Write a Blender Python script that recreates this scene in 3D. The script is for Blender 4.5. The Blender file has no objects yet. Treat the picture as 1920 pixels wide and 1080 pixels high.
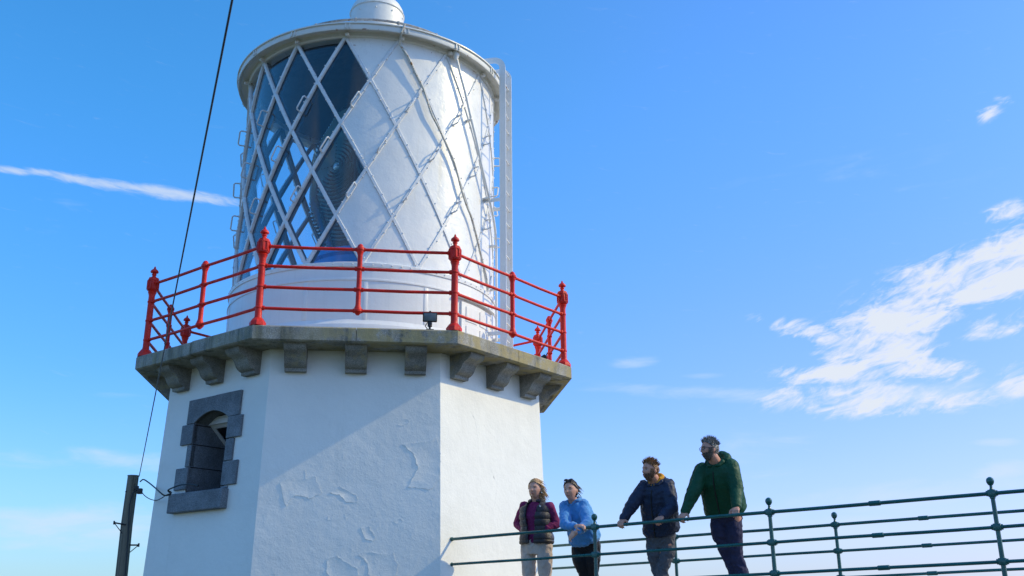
import bpy, bmesh, math, random
from mathutils import Vector, Matrix, noise
random.seed(7)
PI = math.pi
sc = bpy.context.scene
col = sc.collection

# ------------------------------------------------------------------ camera
F_PX, PITCH, ROLL = 1829.24, 0.319006, -0.006753
_c, _s = math.cos(PITCH), math.sin(PITCH)
_fwd, _up0, _rt0 = Vector((0, _c, _s)), Vector((0, -_s, _c)), Vector((1, 0, 0))
_rt = _rt0 * math.cos(ROLL) + _up0 * math.sin(ROLL)
_up = -_rt0 * math.sin(ROLL) + _up0 * math.cos(ROLL)
cd = bpy.data.cameras.new('camera')
cam = bpy.data.objects.new('camera', cd); col.objects.link(cam)
cd.sensor_width = 36.0; cd.lens = F_PX / 1920 * 36.0
cd.clip_start = 0.1; cd.clip_end = 6000
m = Matrix((_rt, _up, -_fwd)).transposed().to_4x4()
cam.matrix_world = m
sc.camera = cam

# ------------------------------------------------------------------ sun and sky
SUN_EL, SUN_AZ = math.radians(34.4), math.radians(86.8)      # azimuth clockwise from +Y
sun_dir = Vector((math.cos(SUN_EL) * math.sin(SUN_AZ), math.cos(SUN_EL) * math.cos(SUN_AZ), math.sin(SUN_EL)))
ld = bpy.data.lights.new('sun', 'SUN'); ld.energy = 2.25; ld.angle = math.radians(0.5); ld.color = (1.0, 0.83, 0.45)
lo = bpy.data.objects.new('sun', ld); col.objects.link(lo)
lo.rotation_euler = (-sun_dir).to_track_quat('-Z', 'Y').to_euler()
lo.location = (30, 0, 30)
sc.view_settings.view_transform = 'Standard'; sc.view_settings.look = 'None'
sc.view_settings.exposure = 0.5; sc.view_settings.gamma = 1.0
try: sc.view_settings.use_curve_mapping = False
except Exception: pass

def ray(x, y):
    return (_fwd * F_PX + _rt * (x - 960) + _up * (540 - y)).normalized()

W = bpy.data.worlds.new('World'); sc.world = W; W.use_nodes = True
nt = W.node_tree; nt.nodes.clear()
def N(t, **kw):
    n = nt.nodes.new(t)
    for k, v in kw.items(): setattr(n, k, v)
    return n
def L(a, b): nt.links.new(a, b)
def mth(op, a, b=None, c=None, clamp=False):
    n = nt.nodes.new('ShaderNodeMath'); n.operation = op; n.use_clamp = clamp
    for i, v in enumerate((a, b, c)):
        if v is None: continue
        if isinstance(v, (int, float)): n.inputs[i].default_value = v
        else: nt.links.new(v, n.inputs[i])
    return n.outputs[0]
def smooth(v, a, b, o0=0.0, o1=1.0):
    n = nt.nodes.new('ShaderNodeMapRange'); n.interpolation_type = 'SMOOTHSTEP'
    nt.links.new(v, n.inputs[0]); n.inputs[1].default_value = a; n.inputs[2].default_value = b
    n.inputs[3].default_value = o0; n.inputs[4].default_value = o1
    return n.outputs[0]
out = N('ShaderNodeOutputWorld'); bg = N('ShaderNodeBackground'); L(bg.outputs[0], out.inputs[0])
sky = N('ShaderNodeTexSky'); sky.sky_type = 'NISHITA'; sky.sun_disc = False
sky.sun_elevation = SUN_EL; sky.sun_rotation = SUN_AZ
sky.altitude = 0; sky.air_density = 1.0; sky.dust_density = 0.6; sky.ozone_density = 3.0
bg.inputs[1].default_value = 0.15
tc = N('ShaderNodeTexCoord'); sep = N('ShaderNodeSeparateXYZ'); L(tc.outputs['Generated'], sep.inputs[0])
az = mth('ARCTAN2', sep.outputs[0], sep.outputs[1]); el = mth('ARCSINE', sep.outputs[2])
# richer blue, as the polarised sky in the photograph
hsv = N('ShaderNodeHueSaturation'); hsv.inputs['Saturation'].default_value = 1.22; hsv.inputs['Value'].default_value = 1.0
L(sky.outputs[0], hsv.inputs['Color'])
tint = N('ShaderNodeMix', data_type='RGBA', blend_type='MULTIPLY'); tint.inputs[0].default_value = 1.0
L(hsv.outputs[0], tint.inputs[6]); tc3 = N('ShaderNodeCombineColor'); L(tc3.outputs[0], tint.inputs[7])
L(mth('ADD', mth('MULTIPLY', smooth(az, -.45, .25, .64, .93), smooth(el, .0, .3, .80, 1.0)), smooth(el, .6, 1.2, 0, .18)), tc3.inputs[0]); L(mth('ADD', mth('MULTIPLY', smooth(el, .0, .55, .78, 1.22), mth('ADD', smooth(az, -.1, .6, 1.0, .86), smooth(az, .65, 1.2, 0, .16))), smooth(el, .6, 1.2, 0, .4)), tc3.inputs[1]); L(mth('ADD', smooth(el, .0, .3, 1.05, 1.36), smooth(el, .6, 1.2, 0, .4)), tc3.inputs[2])
uv = N('ShaderNodeCombineXYZ'); L(az, uv.inputs[0]); L(el, uv.inputs[1])
def azel(x, y):
    r = ray(x, y); return math.atan2(r.x, r.y), math.asin(r.z)
def ellipse(x, y, rx, ry, tilt, soft=1.0):
    """soft cloud patch in azimuth/elevation; axes worked out at its own direction in the sky"""
    a0, e0 = azel(x, y); t = math.radians(tilt)
    a1, e1 = azel(x + rx * math.cos(t), y - rx * math.sin(t)); a2, e2 = azel(x + ry * math.sin(t), y + ry * math.cos(t))
    A, B, C, D = a1 - a0, a2 - a0, e1 - e0, e2 - e0
    det = A * D - B * C
    i = (D / det, -B / det, -C / det, A / det)
    du = mth('SUBTRACT', az, a0); dv = mth('SUBTRACT', el, e0)
    p = mth('ADD', mth('MULTIPLY', du, i[0]), mth('MULTIPLY', dv, i[1]))
    q = mth('ADD', mth('MULTIPLY', du, i[2]), mth('MULTIPLY', dv, i[3]))
    d = mth('SQRT', mth('ADD', mth('MULTIPLY', p, p), mth('MULTIPLY', q, q)))
    return smooth(d, 1.25, 0.15, 0.0, soft)
def mx(l):
    r = l[0]
    for q in l[1:]: r = mth('MAXIMUM', r, q)
    return r
def streak_noise(tilt, sx, sy, detail=9, rough=0.6, dist=0.6, seed=0.0):
    mp = N('ShaderNodeMapping'); mp.vector_type = 'POINT'
    r = N('ShaderNodeVectorRotate'); r.rotation_type = 'Z_AXIS'; r.inputs['Angle'].default_value = -math.radians(tilt)
    L(uv.outputs[0], r.inputs[0]); L(r.outputs[0], mp.inputs[0])
    mp.inputs['Scale'].default_value = (sx, sy, 1); mp.inputs['Location'].default_value = (seed, seed * .7, 0)
    n = N('ShaderNodeTexNoise'); n.inputs['Scale'].default_value = 1; n.inputs['Detail'].default_value = detail
    n.inputs['Roughness'].default_value = rough; n.inputs['Distortion'].default_value = dist
    L(mp.outputs[0], n.inputs[0]); return n.outputs[0]
big = mx([ellipse(1900, 468, 206, 62, 28), ellipse(1830, 530, 345, 85, 17), ellipse(1700, 590, 206, 69, 18),
          ellipse(1640, 650, 165, 58, 8), ellipse(1560, 700, 151, 31, 2), ellipse(1640, 745, 276, 46, 2),
          ellipse(1520, 625, 151, 27, -14, .8), ellipse(1900, 395, 82, 24, 16, .75), ellipse(1740, 695, 151, 40, -8, .9),
          ellipse(1850, 212, 40, 22, 22, .4), ellipse(1882, 187, 31, 13, 5, .35), ellipse(1910, 710, 82, 42, 8, .8),
          ellipse(1890, 600, 151, 36, 12, .75)])
n1 = streak_noise(14, 13, 42, 11, .60, .9)
n2 = streak_noise(24, 45, 130, 8, .6, 1.0, 3.1)
dens = mth('ADD', mth('MULTIPLY', big, 1.25), mth('ADD', mth('MULTIPLY', mth('SUBTRACT', n1, .5), 4.4), mth('MULTIPLY', mth('SUBTRACT', n2, .5), 1.9)))
c_big = mth('MULTIPLY', mth('MULTIPLY', smooth(dens, .22, 1.5), smooth(big, .0, .45)), .95)
# condensation trail, its ragged upper edge
trail = mx([ellipse(40, 321, 150, 10, -5, .8), ellipse(180, 341, 150, 13, -7.5, .85), ellipse(320, 363, 190, 15, -7, .95)])
n3 = streak_noise(-7, 34, 160, 8, .6, .6, 5.5)
c_trail = mth('MULTIPLY', smooth(mth('ADD', trail, mth('MULTIPLY', mth('SUBTRACT', n3, .5), 1.5)), .15, 1.15), .62)
# thin veils
veil = mx([ellipse(150, 860, 330, 26, -2, .6), ellipse(130, 985, 300, 60, 0, .75), ellipse(1300, 737, 330, 20, -2, .5), ellipse(1740, 735, 300, 34, 2, .7),
           ellipse(1190, 678, 60, 16, 3, .55), ellipse(1310, 705, 60, 9, 2, .5), ellipse(1400, 860, 170, 60, 8, .45),
           ellipse(1880, 880, 90, 22, 8, .8), ellipse(1870, 830, 70, 12, 0, .6), ellipse(140, 385, 70, 30, -25, .3), ellipse(100, 430, 60, 18, 5, .35),
           ellipse(1500, 1010, 600, 70, 4, .75), ellipse(1700, 930, 300, 40, 5, .55), ellipse(1620, 330, 330, 60, 8, .25), ellipse(190, 742, 90, 10, 0, .3)])
n4 = streak_noise(2, 9, 44, 9, .58, .4, 9.3)
c_veil = mth('MULTIPLY', mth('MULTIPLY', smooth(mth('ADD', veil, mth('MULTIPLY', mth('SUBTRACT', n4, .5), 1.9)), .15, 1.25), smooth(veil, .0, .3)), .85)
# white cloud added in the unseen sky behind the camera, brightens shaded faces
n5 = streak_noise(0, 2.2, 5.0, 7, .6, .5, 21.)
c_fill = mth('MULTIPLY', mth('MULTIPLY', smooth(sep.outputs[1], -.15, -.6), smooth(n5, .42, .66)), .38)
# pale air towards the horizon
low = smooth(el, .24, -.04, 0, .50)
hazef = low
mixh = N('ShaderNodeMix', data_type='RGBA'); L(hazef, mixh.inputs[0]); L(tint.outputs[2], mixh.inputs[6]); mixh.inputs[7].default_value = (2.15, 3.05, 4.1, 1)
mixv = N('ShaderNodeMix', data_type='RGBA'); L(c_veil, mixv.inputs[0]); L(mixh.outputs[2], mixv.inputs[6]); mixv.inputs[7].default_value = (3.1, 3.75, 4.35, 1)
cover = mth('SUBTRACT', 1.0, mth('MULTIPLY', mth('SUBTRACT', 1.0, c_fill), mth('MULTIPLY', mth('SUBTRACT', 1.0, c_big), mth('SUBTRACT', 1.0, c_trail))))
mixc = N('ShaderNodeMix', data_type='RGBA'); L(cover, mixc.inputs[0]); L(mixv.outputs[2], mixc.inputs[6]); mixc.inputs[7].default_value = (3.75, 4.0, 4.3, 1)
L(mixc.outputs[2], bg.inputs[0])

# ------------------------------------------------------------------ materials
def mat(name, color, rough=.6, metal=0.0, var=None, bump=None, spots=None, streak=None, spec=None, coat=0.0, extra=None, speckle=None):
    """var=(scale, amount) brightness mottling; bump=[(scale, height), ...]; spots=(scale, threshold, colour, zmin, zmax)"""
    M = bpy.data.materials.new(name); M.use_nodes = True
    t = M.node_tree; b = t.nodes['Principled BSDF']
    b.inputs['Roughness'].default_value = rough; b.inputs['Metallic'].default_value = metal
    if spec is not None: b.inputs['Specular IOR Level'].default_value = spec
    b.inputs['Coat Weight'].default_value = coat; b.inputs['Coat Roughness'].default_value = .15
    va = t.nodes.new('ShaderNodeVectorMath'); va.operation = 'ADD'      # repeats differ: pattern shifted by where the copy stands
    t.links.new(t.nodes.new('ShaderNodeTexCoord').outputs['Object'], va.inputs[0]); t.links.new(t.nodes.new('ShaderNodeObjectInfo').outputs['Location'], va.inputs[1]); co = va.outputs[0]
    def noi(scale, detail=6, rough_=.6, vec=None, dist=0.0):
        n = t.nodes.new('ShaderNodeTexNoise'); n.inputs['Scale'].default_value = scale; n.inputs['Detail'].default_value = detail
        n.inputs['Roughness'].default_value = rough_; n.inputs['Distortion'].default_value = dist
        t.links.new(vec or co, n.inputs[0]); return n.outputs[0]
    def mr(v, a, b_, c=0.0, d=1.0):
        n = t.nodes.new('ShaderNodeMapRange'); n.interpolation_type = 'SMOOTHSTEP'; t.links.new(v, n.inputs[0])
        for i, q in enumerate((a, b_, c, d)): n.inputs[i + 1].default_value = q
        return n.outputs[0]
    def mix(f, a, c, mode='MIX'):
        n = t.nodes.new('ShaderNodeMix'); n.data_type = 'RGBA'; n.blend_type = mode
        if isinstance(f, float): n.inputs[0].default_value = f
        else: t.links.new(f, n.inputs[0])
        for i, q in ((6, a), (7, c)):
            if isinstance(q, tuple): n.inputs[i].default_value = (*q, 1)
            else: t.links.new(q, n.inputs[i])
        return n.outputs[2]
    def mul(a, c):
        n = t.nodes.new('ShaderNodeMath'); n.operation = 'MULTIPLY'; t.links.new(a, n.inputs[0])
        if isinstance(c, float): n.inputs[1].default_value = c
        else: t.links.new(c, n.inputs[1])
        return n.outputs[0]
    cur = color
    if var:
        f = mr(noi(var[0]), .3, .7)
        d = 1 - var[1]
        cur = mix(f, tuple(q * d for q in color), tuple(min(1, q * (1 + var[1] * .6)) for q in color))
    if speckle:
        sc_, amt = speckle
        vo = t.nodes.new('ShaderNodeTexVoronoi'); vo.inputs['Scale'].default_value = sc_; t.links.new(co, vo.inputs[0])
        bw = t.nodes.new('ShaderNodeSeparateColor'); t.links.new(vo.outputs['Color'], bw.inputs[0])
        g = mr(bw.outputs[0], 0, 1, 1 - amt, 1 + amt)
        cc = t.nodes.new('ShaderNodeCombineColor')
        for i in range(3): t.links.new(g, cc.inputs[i])
        cur = mix(1.0, cur, cc.outputs[0], 'MULTIPLY')
    if streak:          # (colour, amount, xy scale, z scale, lo, hi) vertical run marks
        for (c2, amt, sx, sz, a_, b_) in streak:
            mp = t.nodes.new('ShaderNodeMapping'); mp.inputs['Scale'].default_value = (sx, sx, sz); t.links.new(co, mp.inputs[0])
            cur = mix(mul(mr(noi(1.0, 5, .6, mp.outputs[0]), a_, b_), amt), cur, c2)
    if spots:
        for (s_, th_, c2, z0, z1, fz) in spots:
            f = mr(noi(s_, 7, .65), th_, th_ + .07)
            if z0 is not None:
                sp = t.nodes.new('ShaderNodeSeparateXYZ'); t.links.new(co, sp.inputs[0])
                f = mul(f, mr(sp.outputs[2], z0 - fz, z0)); f = mul(f, mr(sp.outputs[2], z1 + fz, z1))
            cur = mix(f, cur, c2)
    if extra: cur = extra(t, cur, co, noi, mr, mix, mul)
    if isinstance(cur, tuple): b.inputs['Base Color'].default_value = (*cur, 1)
    else: t.links.new(cur, b.inputs['Base Color'])
    if var:
        t.links.new(mr(noi(var[0] * 2.3), .3, .7, max(0, rough - .1), min(1, rough + .1)), b.inputs['Roughness'])
    if bump:
        prev = None
        for (s_, h) in bump:
            bn = t.nodes.new('ShaderNodeBump'); bn.inputs['Distance'].default_value = h; bn.inputs['Strength'].default_value = 1
            t.links.new(noi(s_, 5, .6), bn.inputs['Height'])
            if prev: t.links.new(prev, bn.inputs['Normal'])
            prev = bn.outputs[0]
        t.links.new(prev, b.inputs['Normal'])
    M['_n'] = 1
    return M

def moss(c2, amt, sc0, thr, soft=.12, x0=None):
    """lichen patches; with x0 they thin out on the stones west of that point, as on the real gallery"""
    def fn(t, cur, co, noi, mr, mix, mul):
        f = mul(mr(noi(sc0, 8, .7), thr, thr + soft), amt)
        if x0 is not None:
            sp = t.nodes.new('ShaderNodeSeparateXYZ'); t.links.new(co, sp.inputs[0]); f = mul(f, mr(sp.outputs[0], x0, x0 + 1.0, .22, 1.0))
        return mix(f, cur, c2)
    return fn
RUST = (.30, .10, .02)
M_PLASTER = mat('white_masonry_paint', (.80, .79, .75), .75, var=(1.3, .035), bump=[(2.2, .012), (9, .0045), (45, .002), (140, .001)],
                streak=[((.62, .63, .60), .35, 5, .35, .58, .8)])
M_STONE = mat('blue_granite', (.160, .175, .195), .8, var=(4, .25), speckle=(170, .35), bump=[(20, .006), (90, .004)])
M_GRANITE = mat('weathered_granite', (.31, .295, .26), .85, var=(2.5, .3), speckle=(150, .3), bump=[(14, .008), (80, .005)],
                streak=[((.10, .10, .075), .75, 7, .9, .46, .66), ((.36, .31, .17), .6, 11, 1.6, .52, .7)],
                extra=moss((.345, .28, .13), .8, 3.2, .43, x0=-2.9))
M_CORBEL = mat('corbel_granite', (.235, .225, .20), .85, var=(3, .3), speckle=(150, .3), bump=[(18, .006), (80, .004)],
               extra=moss((.33, .28, .15), .6, 4.0, .53))
M_LANT = mat('lantern_white_paint', (.80, .79, .765), .34, var=(2.2, .03), bump=[(5, .008), (30, .0012)],
             streak=[((.66, .60, .47), .45, 9, .5, .60, .80)],
             spots=[(9, .63, RUST, 8.2, 8.34, .14), (26, .70, (.42, .20, .06), 4.7, 8.4, .2)])
M_EAVE = mat('eave_white_paint', (.74, .73, .69), .45, var=(3, .06), bump=[(8, .004)],
             spots=[(5, .60, RUST, 8.26, 8.34, .012), (26, .70, (.4, .22, .1), 8.2, 8.37, .02)])
M_BASE = mat('murette_white_paint', (.79, .785, .77), .4, var=(2, .03), bump=[(4, .006), (60, .0012)],
             streak=[((.66, .66, .65), .4, 16, .3, .5, .75)])
M_BAR = mat('glazing_bar_paint', (.70, .71, .72), .4, var=(8, .08), bump=[(40, .003)], spots=[(38, .70, (.35, .17, .06), None, 0, 0)])
M_RUSTY = mat('rusty_pipe_paint', (.62, .58, .50), .55, var=(9, .25), spots=[(14, .56, (.28, .13, .04), None, 0, 0)], bump=[(50, .003)])
M_RING = mat('weathered_rail_paint', (.36, .35, .33), .6, var=(10, .4), spots=[(12, .58, (.20, .10, .05), None, 0, 0)])
M_RED = mat('red_gloss_paint', (.68, .022, .012), .42, spec=.3, var=(5, .16), bump=[(30, .005), (90, .002)], spots=[(11, .64, (.34, .012, .008), None, 0, 0), (40, .71, (.13, .03, .015), None, 0, 0)])
M_GREEN = mat('dark_green_gloss_paint', (.006, .095, .085), .33, var=(6, .25), bump=[(40, .003)], coat=.2,
              spots=[(9, .68, (.22, .25, .25), None, 0, 0)])
M_BLACK = mat('black_rubber', (.012, .012, .014), .5)
M_GREYM = mat('grey_cast_metal', (.16, .19, .21), .5, .2, var=(9, .2))
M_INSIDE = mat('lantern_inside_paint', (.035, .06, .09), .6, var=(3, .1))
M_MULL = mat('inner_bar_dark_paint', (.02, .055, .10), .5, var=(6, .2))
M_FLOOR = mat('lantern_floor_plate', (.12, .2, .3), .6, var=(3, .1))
M_BLUE = mat('blue_pedestal_paint', (.02, .30, .80), .35, var=(3, .08))
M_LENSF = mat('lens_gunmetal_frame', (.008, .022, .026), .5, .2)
M_WOOD = mat('weathered_pole_wood', (.20, .175, .135), .9, bump=[(30, .01)],
             streak=[((.035, .03, .024), .9, 26, .8, .45, .62), ((.2, .18, .14), .7, 18, .5, .5, .7)])
M_FRAME = mat('window_white_wood', (.62, .63, .64), .5, var=(6, .06))
M_CONC = mat('deck_concrete', (.35, .34, .31), .9, var=(2, .2), bump=[(30, .01)])
M_GRASS = mat('grass_ground', (.13, .13, .055), .95, var=(1.2, .45), bump=[(6, .08)])
M_FLAG = mat('pale_bounce_paint', (.62, .60, .56), .7, var=(2, .12))  # pale tone chosen to bounce sunlight onto the lantern drum
M_SEA = mat('sea_water', (.01, .05, .08), .15, var=(.05, .2), bump=[(.6, .12)])

def glass(name, tintc, ior=1.5, refl_r=0.02):
    M = bpy.data.materials.new(name); M.use_nodes = True; t = M.node_tree; t.nodes.clear()
    o = t.nodes.new('ShaderNodeOutputMaterial'); mx_ = t.nodes.new('ShaderNodeMixShader'); tr = t.nodes.new('ShaderNodeBsdfTransparent')
    gl = t.nodes.new('ShaderNodeBsdfGlossy'); fr = t.nodes.new('ShaderNodeFresnel'); fr.inputs[0].default_value = ior
    ge = t.nodes.new('ShaderNodeNewGeometry'); mi = t.nodes.new('ShaderNodeMix'); mi.data_type = 'FLOAT'
    t.links.new(ge.outputs['Backfacing'], mi.inputs[0]); mi.inputs[2].default_value = ior; mi.inputs[3].default_value = 1 / ior; t.links.new(mi.outputs[0], fr.inputs[0])
    tr.inputs[0].default_value = (*tintc, 1); gl.inputs['Roughness'].default_value = refl_r; gl.inputs[0].default_value = (1, 1, 1, 1)
    t.links.new(fr.outputs[0], mx_.inputs[0]); t.links.new(tr.outputs[0], mx_.inputs[1]); t.links.new(gl.outputs[0], mx_.inputs[2]); t.links.new(mx_.outputs[0], o.inputs[0])
    return M
M_GLASS = glass('lantern_glass', (.91, .955, .98), 1.5)
M_DARKGLASS = glass('window_glass', (.35, .4, .45), 1.6)
def lens_mat():
    M = bpy.data.materials.new('lens_crown_glass'); M.use_nodes = True; b = M.node_tree.nodes['Principled BSDF']
    b.inputs['Base Color'].default_value = (.16, .34, .34, 1); b.inputs['Roughness'].default_value = .12
    b.inputs['Specular IOR Level'].default_value = 1.0; b.inputs['Transmission Weight'].default_value = .15; b.inputs['IOR'].default_value = 1.8
    return M
M_LENS = lens_mat()

# ------------------------------------------------------------------ mesh helpers
class MB:
    def __init__(s): s.v = []; s.f = []
    def add(s, vs, fs):
        o = len(s.v); s.v += [Vector(q) for q in vs]; s.f += [tuple(i + o for i in f) for f in fs]; return s
    def box(s, c, ax, ay, az, bev=0.0):
        """c centre; ax, ay, az half-extent vectors; bevelled box"""
        c, ax, ay, az = map(Vector, (c, ax, ay, az))
        if bev <= 0:
            vs = [c + ax * i + ay * j + az * k for i in (-1, 1) for j in (-1, 1) for k in (-1, 1)]
            return s.add(vs, [(0, 1, 3, 2), (4, 6, 7, 5), (0, 4, 5, 1), (2, 3, 7, 6), (0, 2, 6, 4), (1, 5, 7, 3)])
        bm = bmesh.new(); bmesh.ops.create_cube(bm, size=2)
        L3 = [ax.length, ay.length, az.length]; u = [ax.normalized(), ay.normalized(), az.normalized()]
        for v in bm.verts: v.co = Vector((v.co.x * L3[0], v.co.y * L3[1], v.co.z * L3[2]))
        bmesh.ops.bevel(bm, geom=bm.edges[:], offset=min(bev, min(L3) * .9), segments=2, affect='EDGES', profile=.5)
        bm.verts.index_update()
        s.add([c + u[0] * v.co.x + u[1] * v.co.y + u[2] * v.co.z for v in bm.verts], [tuple(v.index for v in f.verts) for f in bm.faces]); bm.free(); return s
    def tube(s, pts, r, n=8, closed=False, up=None):
        pts = [Vector(p) for p in pts]; m_ = len(pts)
        rs = r if isinstance(r, (list, tuple)) else [r] * m_
        prev = None; vs = []
        for i, p in enumerate(pts):
            if closed: T = pts[(i + 1) % m_] - pts[i - 1]
            else: T = pts[min(i + 1, m_ - 1)] - pts[max(i - 1, 0)]
            T.normalize()
            if prev is None:
                a = Vector((0, 0, 1)) if abs(T.z) < .9 else Vector((1, 0, 0)); prev = T.cross(a).normalized()
            U = (prev - T * prev.dot(T)).normalized(); V_ = T.cross(U); prev = U
            for k in range(n):
                a = 2 * PI * k / n; vs.append(p + (U * math.cos(a) + V_ * math.sin(a)) * rs[i])
        fs = []
        for i in range(m_ if closed else m_ - 1):
            j = (i + 1) % m_
            for k in range(n): k2 = (k + 1) % n; fs.append((i * n + k, i * n + k2, j * n + k2, j * n + k))
        if not closed: fs.append(tuple(range(n - 1, -1, -1))); fs.append(tuple((m_ - 1) * n + k for k in range(n)))
        return s.add(vs, fs)
    def lathe(s, prof, n=48, c=(0, 0, 0), cap=True, a0=0.0, a1=2 * PI, closed_prof=False):
        full = abs(a1 - a0 - 2 * PI) < 1e-6; c = Vector(c); vs = []; m_ = n if full else n + 1; P = len(prof)
        for i in range(m_):
            a = a0 + (a1 - a0) * i / n
            for (r, z) in prof: vs.append(c + Vector((math.sin(a) * r, -math.cos(a) * r, z)))
        fs = []
        for i in range(n):
            j = (i + 1) % m_
            for k in range(P if closed_prof else P - 1):
                k2 = (k + 1) % P; fs.append((i * P + k, j * P + k, j * P + k2, i * P + k2))
        if cap and full and not closed_prof:
            if prof[0][0] > 1e-4: fs.append(tuple(i * P for i in range(n - 1, -1, -1)))
            if prof[-1][0] > 1e-4: fs.append(tuple(i * P + P - 1 for i in range(n)))
        if not full and closed_prof:
            fs.append(tuple(range(P - 1, -1, -1))); fs.append(tuple(n * P + k for k in range(P)))
        return s.add(vs, fs)
    def sphere(s, c, r, n=12, ax=None):
        c = Vector(c); X, Y, Z = ax or (Vector((1, 0, 0)), Vector((0, 1, 0)), Vector((0, 0, 1)))
        r = r if isinstance(r, (tuple, list)) else (r, r, r); h = max(4, n // 2)
        vs = []; 
        for i in range(1, h):
            t = PI * i / h
            for k in range(n):
                a = 2 * PI * k / n; vs.append(c + X * (r[0] * math.sin(t) * math.cos(a)) + Y * (r[1] * math.sin(t) * math.sin(a)) + Z * (r[2] * math.cos(t)))
        top = len(vs); vs.append(c + Z * r[2]); bot = len(vs); vs.append(c - Z * r[2]); fs = []
        for i in range(h - 2):
            for k in range(n): k2 = (k + 1) % n; fs.append((i * n + k, (i + 1) * n + k, (i + 1) * n + k2, i * n + k2))
        for k in range(n): k2 = (k + 1) % n; fs.append((top, k, k2)); fs.append((bot, (h - 2) * n + k2, (h - 2) * n + k))
        return s.add(vs, fs)
    def prism(s, poly, fn, d0, d1):
        """poly 2D points mapped by fn(u, v, depth)"""
        n = len(poly); vs = [fn(u, v, d0) for u, v in poly] + [fn(u, v, d1) for u, v in poly]
        fs = [tuple(range(n - 1, -1, -1)), tuple(range(n, 2 * n))] + [(i, (i + 1) % n, n + (i + 1) % n, n + i) for i in range(n)]
        return s.add(vs, fs)
    def build(s, name, material, parent=None, sharp=35, label=None, recalc=True, smooth_=True):
        me = bpy.data.meshes.new(name); me.from_pydata([tuple(v) for v in s.v], [], s.f); me.validate()
        if recalc:
            bm = bmesh.new(); bm.from_mesh(me); bmesh.ops.recalc_face_normals(bm, faces=bm.faces[:]); bm.to_mesh(me); bm.free()
        if smooth_:
            for p_ in me.polygons: p_.use_smooth = True
            me.set_sharp_from_angle(angle=math.radians(sharp))
        me.materials.append(material)
        o = bpy.data.objects.new(name, me); col.objects.link(o)
        if parent: adopt(o, parent)
        if label: o['label'] = label
        return o
def adopt(o, parent):
    o.parent = parent
    if parent.type == 'EMPTY': o.matrix_parent_inverse = Matrix.Translation(-parent.location)
def thing(name, label, cat, loc, group=None):
    o = bpy.data.objects.new(name, None); col.objects.link(o); o.location = loc; o.empty_display_size = .3
    o['label'] = label; o['category'] = cat
    if group: o['group'] = group
    return o
def tag(o, label, cat, group=None):
    o['label'] = label; o['category'] = cat
    if group: o['group'] = group
    return o
def inst(src, parent, mtx):
    """copy of a mesh part (modelled about the origin) placed by a matrix"""
    o = src.copy(); col.objects.link(o); o.parent = parent; o.matrix_parent_inverse = Matrix.Identity(4)
    o.matrix_basis = (Matrix.Translation(-parent.location) if parent.type == 'EMPTY' else Matrix.Identity(4)) @ mtx
    return o

# ------------------------------------------------------------------ tower layout
CX, CY, TH, ZB = -2.371131, 14.990953, -1.0502993, 3.488091
C0 = Vector((CX, CY, 0))
ZT = ZB - .0612                 # top of the gallery slab
def octv(R, k, z=0.0):
    a = TH + k * PI / 4; return Vector((CX + R * math.sin(a), CY - R * math.cos(a), z))
def wall_r(z): return 2.84 + .039 * (ZB - z)
def face_axes(k):
    a = TH + (k + .5) * PI / 4; return Vector((math.sin(a), -math.cos(a), 0)), Vector((math.cos(a), math.sin(a), 0))
A8 = math.cos(PI / 8)
def onface(k, u, z, d=0.0):
    n, e = face_axes(k); return C0 + n * (wall_r(z) * A8 + d) + e * u + Vector((0, 0, z))
def px_face(k, x, y):
    """where the sight line to a photo pixel meets wall face k -> (u, z)"""
    r = ray(x, y); n, e = face_axes(k); z = 3.0
    for _ in range(25):
        t = (wall_r(z) * A8 + C0.dot(n)) / r.dot(n); z = (r * t).z
    q = r * t - C0; return q.dot(e), z
def at_cyl(x, y, R):
    r = ray(x, y); d = Vector((r.x, r.y)); c = Vector((CX, CY))
    t0 = d.dot(c) / d.dot(d); mn = (d * t0 - c).length
    t = t0 - (math.sqrt(max(0, R * R - mn * mn)) / d.length if mn < R else 0)
    q = r * t
    if mn >= R:
        w = Vector((q.x - CX, q.y - CY)); w = w * (R / w.length); q = Vector((CX + w.x, CY + w.y, q.z))
    return q

# ================================================================== terrain, water (below the frame)
def ground_h(x, y):
    d = math.hypot(x - CX, y - CY)
    low_ = -6.2; base = -1.65
    t = max(0, min(1, (y - 2 - max(0, x) * .8) / 9)); t = t * t * (3 - 2 * t)
    h = base + (low_ - base) * t
    tx = max(0, min(1, (x - 5) / 5)); tx = tx * tx * (3 - 2 * tx)
    h = h * (1 - tx) + max(h, -.75) * tx if y < 16 else h
    far = max(0, min(1, (y - 24) / 40)); h += -10 * far * far
    return h + .12 * noise.noise(Vector((x * .3, y * .3, 0)))
g = MB(); nx, ny = 90, 90
gx = [-60 + 120 * i / nx for i in range(nx + 1)]; gy = [-50 + 120 * j / ny for j in range(ny + 1)]
g.add([(x, y, ground_h(x, y)) for y in gy for x in gx], [(j * (nx + 1) + i, j * (nx + 1) + i + 1, (j + 1) * (nx + 1) + i + 1, (j + 1) * (nx + 1) + i) for j in range(ny) for i in range(nx)])
o = g.build('ground', M_GRASS, recalc=False); o['kind'] = 'structure'
g = MB(); g.add([(-5000, -5000, -12), (5000, -5000, -12), (5000, 5000, -12), (-5000, 5000, -12)], [(0, 1, 2, 3)])
o = g.build('water', M_SEA, recalc=False); o['kind'] = 'structure'

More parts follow.
